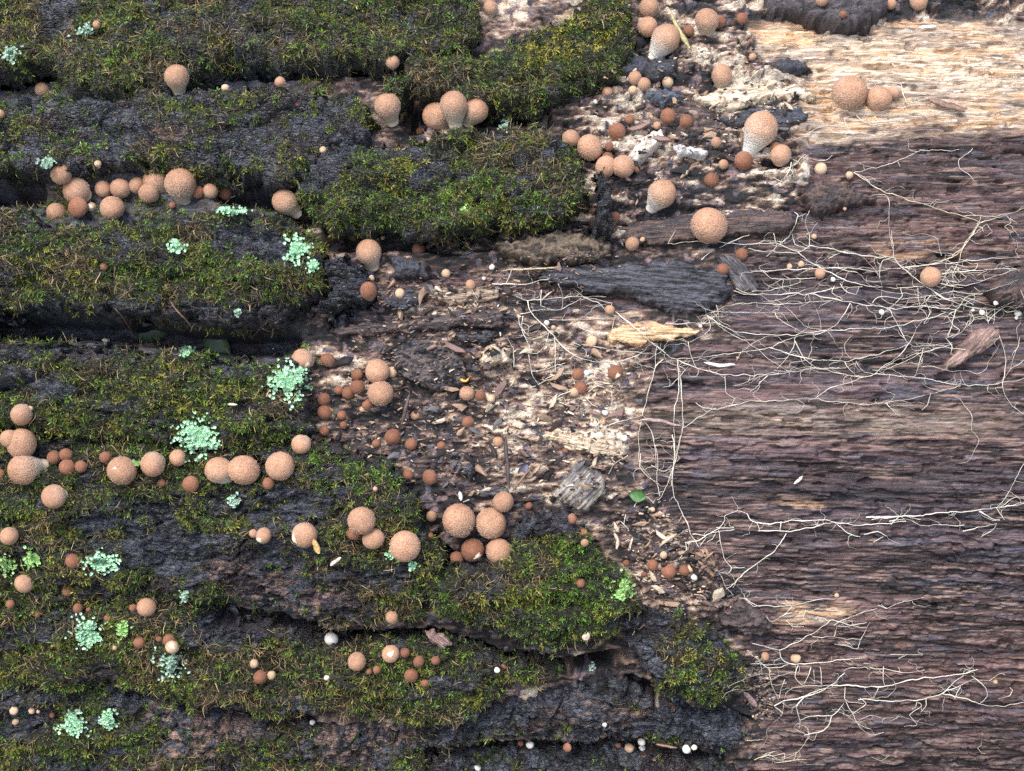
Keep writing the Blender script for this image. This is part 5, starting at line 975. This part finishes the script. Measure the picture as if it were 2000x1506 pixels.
cord_net('pale curved rootlet on splintered wood', [(Z5((1680,1360),(1720,1300),(1790,1255)),3.0),Z5((1720,1300),(1700,1270))],2.2,.2,.6)
cord_net('white frayed cords above the small puffballs in line', [
 ZL((1040,560),(1080,600),(1125,650)),ZL((1080,520),(1060,580)),(ZL((1480,700),(1560,680),(1620,640),(1780,610)),4.0),(ZL((1510,640),(1600,650),(1680,610)),3.2),ZL((1680,610),(1720,560),(1720,520),(1800,495),(1860,510),(1880,550)),(ZL((1680,620),(1700,740),(1720,810),(1760,860),(1740,900),(1690,895)),2.8),ZL((1760,860),(1850,860)),ZL((1680,890),(1720,980),(1770,1040)),(ZL((1770,990),(1850,890),(2000,790)),2.8),ZL((1810,1060),(1850,1070),(1910,1110),(1990,1110)),ZL((1430,800),(1470,740),(1460,690)),ZL((1600,700),(1640,680),(1660,640)),ZL((1560,720),(1600,660))],2.4,.08,1.6)
cord_net('thick bundled white cord lying along the dark wood', [
 (ZR((160,150),(190,185),(300,195),(380,180),(480,185),(570,175),(620,195),(740,205),(850,200),(1000,180)),4.6),(ZR((220,235),(370,240),(420,235),(560,200),(620,190)),4.4),ZR((215,195),(225,235)),ZR((340,190),(335,235)),(ZR((370,245),(310,340),(180,430),(110,490),(75,535),(50,540)),3.0),(ZR((790,165),(900,165),(1040,155),(1200,140),(1350,128),(1480,110),(1560,100),(1640,92)),4.2),(ZR((910,185),(1000,170),(1080,205),(1200,205),(1310,208)),3.4),
 ZR((620,195),(690,245),(760,270)),(ZR((1480,115),(1530,60),(1560,0)),3.4),ZR((1500,110),(1580,60),(1640,50)),ZR((1540,105),(1600,85),(1640,80)),ZR((1300,235),(1400,215),(1480,195),(1460,230),(1400,260)),ZR((780,255),(850,240),(900,265)),ZR((880,265),(830,300)),(ZR((1390,135),(1440,165),(1500,180)),5.0),ZR((1480,110),(1520,180)),ZR((0,215),(90,220)),(ZR((820,175),(960,160),(1080,175)),3.6),ZR((920,195),(970,160))],2.6,.1,1.3)
cord_net('branching white threads over an orange patch of wood', [
 (ZR((150,595),(220,630),(400,635),(520,600),(600,590)),2.6),ZR((400,635),(350,680),(290,710),(260,690)),ZR((350,680),(400,665)),(ZR((190,830),(260,845),(335,862),(430,820),(520,770),(600,710),(640,715),(700,735),(790,720)),2.8),ZR((600,710),(560,700)),ZR((640,740),(690,740),(790,745)),(ZR((335,862),(340,900),(380,935),(560,935),(640,920),(780,905)),3.0),ZR((510,795),(620,795),(680,805),(770,810)),ZR((620,835),(680,845),(720,860),(745,855),(770,790),(810,720)),
 ZR((620,735),(700,690),(770,665),(850,645)),ZR((465,650),(460,700),(490,720)),ZR((440,690),(470,690)),ZR((370,710),(400,740),(460,740)),ZR((540,640),(480,660)),ZR((400,635),(360,600)),ZR((620,795),(625,760)),ZR((680,815),(720,860))],2.1,.1,1.4)
cord_net('short pale thread on dark wood above the lower web', [ZR((850,625),(900,645),(960,620),(1020,600),(1100,588)),ZR((900,645),(870,625))],1.9,.2,.3)
cord_net('lower web of branching cords under a dark crack', [
 (ZR((160,870),(220,920),(240,1000)),2.6),ZR((220,920),(280,960),(400,940)),ZR((280,970),(290,1050),(330,1130)),(ZR((300,1165),(370,1130),(440,1120),(540,1090),(620,1040),(680,985)),4.0),ZR((430,950),(415,1010),(460,1050),(640,1050)),(ZR((600,1050),(640,1050),(760,1060),(900,1055),(1000,1030),(1130,1010),(1280,995),(1380,970)),4.4),ZR((810,965),(900,970),(990,985),(1100,975)),ZR((880,950),(890,1050)),ZR((960,955),(970,985)),
 (ZR((750,1125),(900,1135),(1060,1130),(1110,1120),(1190,1095),(1250,1040),(1310,1000)),3.6),(ZR((1190,1095),(1300,1120),(1400,1150),(1500,1165),(1640,1143)),3.2),ZR((1210,1085),(1290,1050),(1350,1025),(1470,1030)),ZR((1350,1000),(1420,1060),(1430,1110),(1390,1150)),ZR((1060,1135),(1085,1160),(1020,1210),(1060,1260),(990,1265)),ZR((1060,1140),(1050,1170),(1030,1180)),ZR((1110,1120),(1080,1190)),(ZR((420,1160),(440,1240),(440,1280)),2.6),
 (ZR((440,1235),(500,1215),(610,1210),(670,1150)),3.6),(ZR((610,1215),(570,1290),(460,1320)),3.4),(ZR((680,1140),(720,1200),(760,1280),(820,1320),(880,1300)),2.8),ZR((680,1065),(675,1120),(700,1140),(780,1150)),ZR((860,1060),(830,1120)),(ZR((420,1160),(470,1110),(540,1080),(640,1060)),3.6),ZR((550,960),(555,1045)),ZR((515,970),(515,1045)),ZR((500,960),(460,1050)),ZR((760,1120),(790,1150),(740,1190),(700,1220)),ZR((180,935),(280,940),(430,935)),ZR((360,1020),(330,1120)),(ZR((300,1165),(330,1180),(350,1200)),3.4),ZR((700,965),(780,955),(810,965)),ZR((1260,1120),(1290,1060))],2.4,.18,1.1)
cord_net('hooked pale rootlet near the lower web', [ZR((1550,1060),(1565,1080),(1550,1110),(1490,1120)),ZR((1440,1030),(1500,990),(1530,1000))],2.0,.4,.3)
cord_net('straight short cord above the dark crack', [ZR((920,888),(1000,890),(1090,887)),ZR((960,910),(1000,890))],2.2,.2,.3)
cord_net('ochre tangle of rootlets by the lowest bark', [ZR((200,1450),(280,1420),(350,1450),(470,1445)),ZR((230,1440),(300,1400),(330,1420)),ZR((300,1460),(400,1450),(420,1400)),ZR((350,1450),(360,1410),(280,1430)),ZR((410,1450),(440,1430),(430,1400)),ZR((820,1430),(870,1450),(910,1425)),ZR((150,1350),(250,1340)),ZR((1380,1385),(1400,1410),(1420,1410))],2.0,.7,1.5)
cord_net('cord crossing the dark wood by the propped splinter', [(Z6((1860,590),(1900,720),(1880,870),(1910,950),(2010,1040)),2.8),Z6((2010,715),(1920,780),(1880,850)),Z6((1980,600),(1950,690),(1920,780)),Z6((2010,1290),(1960,1370),(1935,1428)),Z6((1885,870),(1840,880),(1860,910))],2.2,.35,.8)
cord_net('knot of fine cords around the dark clod', [Z6((1700,450),(1720,490),(1680,540)),Z6((1580,470),(1620,450),(1660,450)),Z6((1560,470),(1600,520),(1570,600)),Z6((1690,500),(1660,560),(1580,600)),Z6((1750,440),(1790,480),(1840,500)),Z6((1790,450),(1800,520)),Z6((1880,440),(1900,460),(1960,450)),Z6((1420,320),(1500,290),(1600,310),(1660,320)),Z6((1560,250),(1600,200),(1640,210),(1600,260)),Z6((1620,220),(1680,260),(1640,290))],2.0,.4,2.0)
print('cords built')

# ------------------------------------------------------------------ wood chips and crumbs
CHIPC = {'black': (.012, .010, .011), 'dark brown': (.040, .026, .022), 'pinkish brown': (.20, .125, .105), 'tan': (.34, .225, .145), 'cream': (.58, .47, .34), 'grey': (.13, .12, .125)}
def chip_geo(seed, ln=1., wd=.45, th=.2):
    r = random.Random(seed); n = 6; top, bot = [], []
    for j in range(n):
        a = 2 * math.pi * j / n + r.uniform(-.45, .45); q = r.uniform(.5, 1.2); x, y = q * math.cos(a) * .5 * ln, q * math.sin(a) * .5 * wd
        top.append((x * r.uniform(.8, 1), y * r.uniform(.8, 1), th * r.uniform(.3, .62))); bot.append((x, y, -th * .5))
    V = top + bot + [(r.uniform(-.1, .1), 0, th * .75), (0, 0, -th * .5)]
    F = []
    for j in range(n):
        k = (j + 1) % n; F += [(j, k, 2 * n), (n + k, n + j, 2 * n + 1), (j, n + j, n + k), (j, n + k, k)]
    return np.array(V), np.array(F)
CHIPS = [chip_geo(s, 1., random.uniform(.16, .62), random.uniform(.07, .22)) for s in range(8)]
_cm = {}
def chip_mesh(t, cname):
    if (t, cname) not in _cm:
        V, F = CHIPS[t]; c = np.array(CHIPC[cname]) * np.random.default_rng(t).uniform(.7, 1.3, (len(V), 1))
        _cm[(t, cname)] = mesh_np('wood_chip', V, F, M_CHIP, c, smooth=False)
    return _cm[(t, cname)]
ZONES = [('the middle pile of crumbled wood', [(630,690),(900,650),(1050,640),(1250,690),(1240,800),(1225,900),(1190,985),(1080,985),(1000,960),(880,975),(790,900),(640,850)], 128),
 ('the lower debris pocket by the cords', [(1190,1010),(1290,985),(1390,1075),(1430,1180),(1300,1190),(1240,1130)], 62),
 ('debris between golden moss and pale wood', [(1120,220),(1250,120),(1450,75),(1560,190),(1540,330),(1400,340),(1250,420),(1200,350)], 62),
 ('stringy debris under the trio slab', [(745,545),(1000,515),(1200,480),(1190,500),(1000,640),(700,665)], 34),
 ('the brown crumbs beside the lower web', [(1470,1290),(1500,1330),(1520,1400),(1480,1400),(1460,1350)], 10)]
def in_poly(x, y, poly): return poly_sdf(np.array([float(x)]), np.array([float(y)]), poly)[0] > 0
B_ = np.array(BALLS)
def free(x, y, m=.8): return not (np.hypot(B_[:, 0] - x, B_[:, 1] - y) < B_[:, 2] * m).any()
def lie(x, y, lift):
    z = depth_disc(x, y, 6, 40); return place(x, y, z - lift)
for zname, poly, n in ZONES:
    q = np.array(poly); k = 0
    while k < n:
        x, y = rng.uniform(q[:, 0].min(), q[:, 0].max()), rng.uniform(q[:, 1].min(), q[:, 1].max())
        if not in_poly(x, y, poly) or not free(x, y): continue
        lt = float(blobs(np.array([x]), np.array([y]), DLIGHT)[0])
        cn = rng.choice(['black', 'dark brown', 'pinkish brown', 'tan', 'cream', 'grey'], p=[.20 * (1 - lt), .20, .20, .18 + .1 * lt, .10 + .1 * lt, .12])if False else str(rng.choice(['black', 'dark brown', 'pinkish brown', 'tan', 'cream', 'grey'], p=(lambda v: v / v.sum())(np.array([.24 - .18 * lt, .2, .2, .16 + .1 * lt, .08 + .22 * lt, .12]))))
        o = link('wood_chip', chip_mesh(int(rng.integers(0, 8)), cn)); s = rng.uniform(.005, .015) * (1.35 if rng.random() < .2 else 1)
        nn_ = Vector(surf_normal(x, y)) + Vector(rng.normal(0, .35, 3)); qd = nn_.normalized().to_track_quat('Z', 'Y') @ Matrix.Rotation(rng.uniform(-1.1, 1.1), 3, 'Z').to_quaternion()
        o.rotation_mode = 'QUATERNION'; o.rotation_quaternion = qd; o.scale = (s, s, s); o.location = Vector(lie(x, y, s * .14))
        tag(o, f'{cn} wood chip lying in {zname}', 'wood chip', f'wood chips in {zname}'); k += 1
# crumbs too small to count
VV, FF, CC = [], [], []; off = 0
cub = np.array([(-1, -1, -1), (1, -1, -1), (1, 1, -1), (-1, 1, -1), (-1, -1, 1), (1, -1, 1), (1, 1, 1), (-1, 1, 1)], float); cf_ = np.array([(0, 3, 2, 1), (4, 5, 6, 7), (0, 1, 5, 4), (1, 2, 6, 5), (2, 3, 7, 6), (3, 0, 4, 7)])
cols = np.array(list(CHIPC.values()))
for (zname, poly, n), m in zip(ZONES, (1700, 900, 500, 700, 300)):
    q = np.array(poly); x = rng.uniform(q[:, 0].min() - 15, q[:, 0].max() + 15, m * 3); y = rng.uniform(q[:, 1].min() - 15, q[:, 1].max() + 15, m * 3)
    ok = (poly_sdf(x, y, poly) + rng.normal(0, 12, len(x)) > 0); x, y = x[ok][:m], y[ok][:m]
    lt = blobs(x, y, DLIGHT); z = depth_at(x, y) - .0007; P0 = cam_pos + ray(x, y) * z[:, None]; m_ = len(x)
    s = rng.uniform(.0004, .0015, (m_, 1)); ex = rng.uniform(.8, 2.4, (m_, 1)); A = rng.normal(0, .5, (m_, 3)) + np.array([1., 0, 0]); A /= np.linalg.norm(A, axis=1, keepdims=True)
    B2 = np.cross(A, rng.normal(0, 1, (m_, 3))); B2 /= np.linalg.norm(B2, axis=1, keepdims=True); C2 = np.cross(A, B2)
    jit = rng.uniform(.15, 1.2, (m_, 8, 3)); cu = cub[None] * jit
    V = P0[:, None] + s[:, None] * (cu[:, :, 0:1] * (A * ex)[:, None] + cu[:, :, 1:2] * (B2 * .6)[:, None] + cu[:, :, 2:3] * (C2 * .45)[:, None])
    VV.append(V.reshape(-1, 3)); FF.append((cf_[None] + (np.arange(m_) * 8)[:, None, None] + off).reshape(-1, 4)); off += m_ * 8
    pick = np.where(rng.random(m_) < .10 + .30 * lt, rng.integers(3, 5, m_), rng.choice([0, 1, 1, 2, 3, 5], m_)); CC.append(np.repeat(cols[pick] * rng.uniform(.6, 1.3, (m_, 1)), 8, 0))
tag(link('wood_crumbs', mesh_np('wood_crumbs', np.vstack(VV), np.vstack(FF), M_CHIP, np.vstack(CC), smooth=False)), 'loose crumbs and fibres of rotten wood covering the debris', 'wood crumbs', None, 'stuff')

# ------------------------------------------------------------------ twigs, blades, leaf scraps, a snail shell
def twig(name, label, cat, pts, w0, w1, c, lift=.002, mat=None, flat=1.):
    o = smooth_line(pts, 4.); n = len(o); P3 = lay(o, lift, 5); V, F = tube(P3, np.linspace(w0, w1, n) * np.clip(np.minimum(np.arange(n), np.arange(n)[::-1]) / (n * .22) + .25, 0, 1) * .5 * PXM * (.85 + .3 * vn(np.arange(n) / 2., np.zeros(n), 7)), 6)
    if flat != 1.:
        ctr = np.repeat(P3, 6, 0); d = V - ctr; nb = surf_normal(*pts[0]); V = ctr + d - (d @ nb)[:, None] * nb * (1 - flat)
    cc = np.array(c) * rng.uniform(.75, 1.25, (len(V), 1))
    k = len(V); V = np.vstack([V, P3[:1], P3[-1:]]); cc = np.vstack([cc, [c], [c]])
    caps = [(j, (j + 1) % 6, k, k) for j in range(6)]
    Ft = np.vstack([F[:, [0, 1, 2]], F[:, [0, 2, 3]], [(a, b, k) for a, b in zip(range(6), [1, 2, 3, 4, 5, 0])], [(k - 6 + (a + 1) % 6, k - 6 + a, k + 1) for a in range(6)]])
    return tag(link(name, mesh_np(name, V, Ft, mat or M_CHIP, cc)), label, cat)
TW = [('grass_blade','dry greenish yellow grass blade beside the big pear puffball','grass',[(1308,14),(1318,42),(1334,72),(1347,92)],4,13,(.34,.30,.13),.012,.25),
 ('wood_sliver','thin white sliver lying on bare wood under the web','wood',[(1374,708),(1400,714),(1436,711)],7,6,(.72,.70,.64),.003,.6),('wood_sliver','pinkish wood sliver caught on descending cords','wood',[(1250,818),(1285,822),(1330,832)],8,5,(.34,.24,.21),.004,.6),
 ('twig','dark upright stick in the chip pile','twig',[(986,852),(990,900),(995,955)],8,6,(.06,.045,.04),.006,1),('twig','thin reddish stick among wood chips','twig',[(1000,962),(1018,940),(1038,912)],5,3,(.22,.11,.07),.006,1),
 ('twig','straight pale straw above splintered wood','twig',[(978,530),(1020,526),(1090,522)],3,2.5,(.5,.4,.26),.005,1),('twig','brown stick slanting through black crumbs','twig',[(784,828),(792,800),(800,768)],9,5,(.09,.06,.05),.005,1),
 ('wood_sliver','broken cream rectangle of wood on the pale band','wood',[(1795,53),(1812,54),(1829,52)],9,8,(.72,.66,.58),.003,.5),('wood_sliver','weathered brown sliver lying across the pale band','wood',[(1812,192),(1850,205),(1888,218)],15,10,(.20,.12,.085),.004,.5),
 ('wood_sliver','pale splinter standing off the pale wood','wood',[(1608,135),(1625,128),(1634,121)],7,4,(.55,.42,.27),.005,.6),('twig','thin needle stuck to dry moss above the crevice','twig',[(330,585),(350,610),(375,640)],3,3,(.16,.10,.06),.004,1),('twig','brown needle hanging over the black crevice','twig',[(222,600),(245,628),(270,660)],3,3,(.15,.09,.05),.006,1),
 ('wood_sliver','white sliver on moss below the leaning puffballs','wood',[(645,1106),(655,1098),(666,1090)],9,7,(.6,.55,.48),.006,.5),('wood_sliver','pale rice-like grain on olive moss','wood',[(445,788),(455,790),(463,791)],6,5,(.5,.44,.34),.006,.8),('wood_sliver','pale tip of wood behind the egg-shaped puffball','wood',[(897,962),(899,970),(900,978)],9,9,(.66,.62,.54),.012,.8),
 ('wood_sliver','tan flat wood sliver in the lower debris pocket','wood',[(1200,1040),(1206,1055),(1204,1072)],8,7,(.50,.40,.28),.006,.5),('wood_sliver','tan wood sliver near the frayed cords','wood',[(1298,1058),(1312,1050),(1322,1044)],9,6,(.48,.37,.25),.006,.5),('wood_sliver','pink brown wood scrap under the moss knob','wood',[(1452,1350),(1466,1366),(1478,1380)],12,14,(.24,.16,.14),.006,.4),
 ('wood_sliver','small white wood crumb on dark wood','wood',[(1552,945),(1560,938),(1568,930)],7,7,(.6,.57,.52),.003,.6),('wood_sliver','torn ochre scrap hanging from a puffball','wood',[(612,1052),(616,1068),(622,1082)],10,14,(.52,.33,.13),.014,.35),('wood_sliver','orange scrap beside a tan puffball','wood',[(898,742),(910,746),(918,738)],6,4,(.70,.36,.05),.006,.5),
 ('wood_sliver','brown bark chip on the lowest bark crack','wood',[(1280,1454),(1300,1458),(1322,1461)],7,5,(.24,.14,.09),.006,.6)]
for t in TW: twig(*t[:8], None, t[8])
def leaf(label, cx, cy, L_, W_, ang, c, lift):
    n, m = 9, 5; z = depth_disc(cx, cy, 6, 50) - lift; C0 = place(cx, cy, z); nn_ = surf_normal(cx, cy); e1 = math.cos(rad(ang)) * c_right + math.sin(rad(ang)) * c_up; e1 = e1 - nn_ * (e1 @ nn_); e1 /= np.linalg.norm(e1); e2 = np.cross(nn_, e1)
    V, F, C = [], [], []
    for sgn in (1, -1):
        for i in range(n):
            u = i / (n - 1); w_ = math.sin(math.pi * (u * .92 + .04)) ** .8
            for j in range(m):
                v = j / (m - 1) * 2 - 1; V.append(C0 + (u - .5) * L_ * e1 + v * w_ * W_ * .5 * e2 + nn_ * (.0012 * v * v + .002 * math.sin(3 * u) + sgn * .00015)); C.append(np.array(c) * (.8 if j == 2 else 1.) * random.uniform(.85, 1.15))
    g = grid_faces(m, n); F = np.vstack([g, g[:, ::-1] + n * m])
    b = [i * m for i in range(n)] + [(n - 1) * m + j for j in range(1, m)] + [i * m + m - 1 for i in range(n - 2, -1, -1)] + [j for j in range(m - 2, 0, -1)]
    F = np.vstack([F, [(b[i], b[i - 1], b[i - 1] + n * m, b[i] + n * m) for i in range(len(b))]])
    tag(link('leaf', mesh_np('leaf', np.array(V), F, M_LEAF, np.array(C))), label, 'leaf')
leaf('bright green leaf scrap under descending cords', 1245, 967, .013, .010, -10, (.10, .22, .07), .004)
leaf('dull green leaf lodged in the black crevice', 425, 678, .034, .020, -60, (.09, .14, .06), .004)
leaf('dark green leaf deep in the black crevice', 300, 652, .028, .014, 10, (.05, .085, .035), .003)
leaf('purplish dead leaf scrap in the chip pile', 1022, 920, .013, .008, 65, (.13, .12, .17), .005)
leaf('dark red bud scale on patchy moss', 581, 207, .006, .004, -20, (.07, .02, .03), .006)
def shell(label, cx, cy, r):
    z = depth_disc(cx, cy, 8, 30) - .004; C0 = place(cx, cy, z); nn_ = surf_normal(cx, cy); t = np.linspace(0, 3.2 * 2 * math.pi, 90); g = np.exp(.11 * (t - t[-1])); e1, e2 = c_right, np.cross(nn_, c_right)
    P3 = C0 + (r * .62 * g * np.cos(t))[:, None] * e1 + (r * .62 * g * np.sin(t))[:, None] * e2 + (r * .55 * (1 - g))[:, None] * nn_; V, F = tube(P3, r * .42 * g, 8)
    c = np.repeat(mix((.36, .22, .14), (.62, .55, .47), .5 + .5 * np.sin(t * 9)), 8, 0)
    tag(link('snail_shell', mesh_np('snail_shell', V, F, vcol_mat('shell', .2, .7, 0, 900), c)), label, 'shell')
shell('small glossy snail shell on bright green moss', 1143, 1243, .0042)

# ------------------------------------------------------------------ the forest floor the log lies on
gx = np.concatenate([np.linspace(-150, -6, 14), np.linspace(-5, 5, 160), np.linspace(6, 150, 14)]); GX, GY = np.meshgrid(gx, gx)
near = sstep(9, 3, np.hypot(GX, GY)); gz = .05 * (fbm(GX / .35, GY / .35, 4, 801) - .6) * near + .4 * (fbm(GX / 9, GY / 9, 2, 803) - .6) * sstep(4, 20, np.hypot(GX, GY))
gc = mix((.045, .032, .022), (.13, .085, .05), fbm(GX / .2, GY / .2, 3, 805)); gc = mix(gc, (.05, .07, .02), sstep(.5, .7, fbm(GX / 1.3, GY / 1.3, 3, 807)))
V = np.stack([GX, GY, gz], -1).reshape(-1, 3); o = link('ground', mesh_np('ground', V, grid_faces(len(gx), len(gx)), M_DEBRIS, gc.reshape(-1, 3), V))
tag(o, 'brown forest floor of soil and leaf litter under the log', 'ground', None, 'structure')
print('scene built', sum(len(m.polygons) for m in bpy.data.meshes))
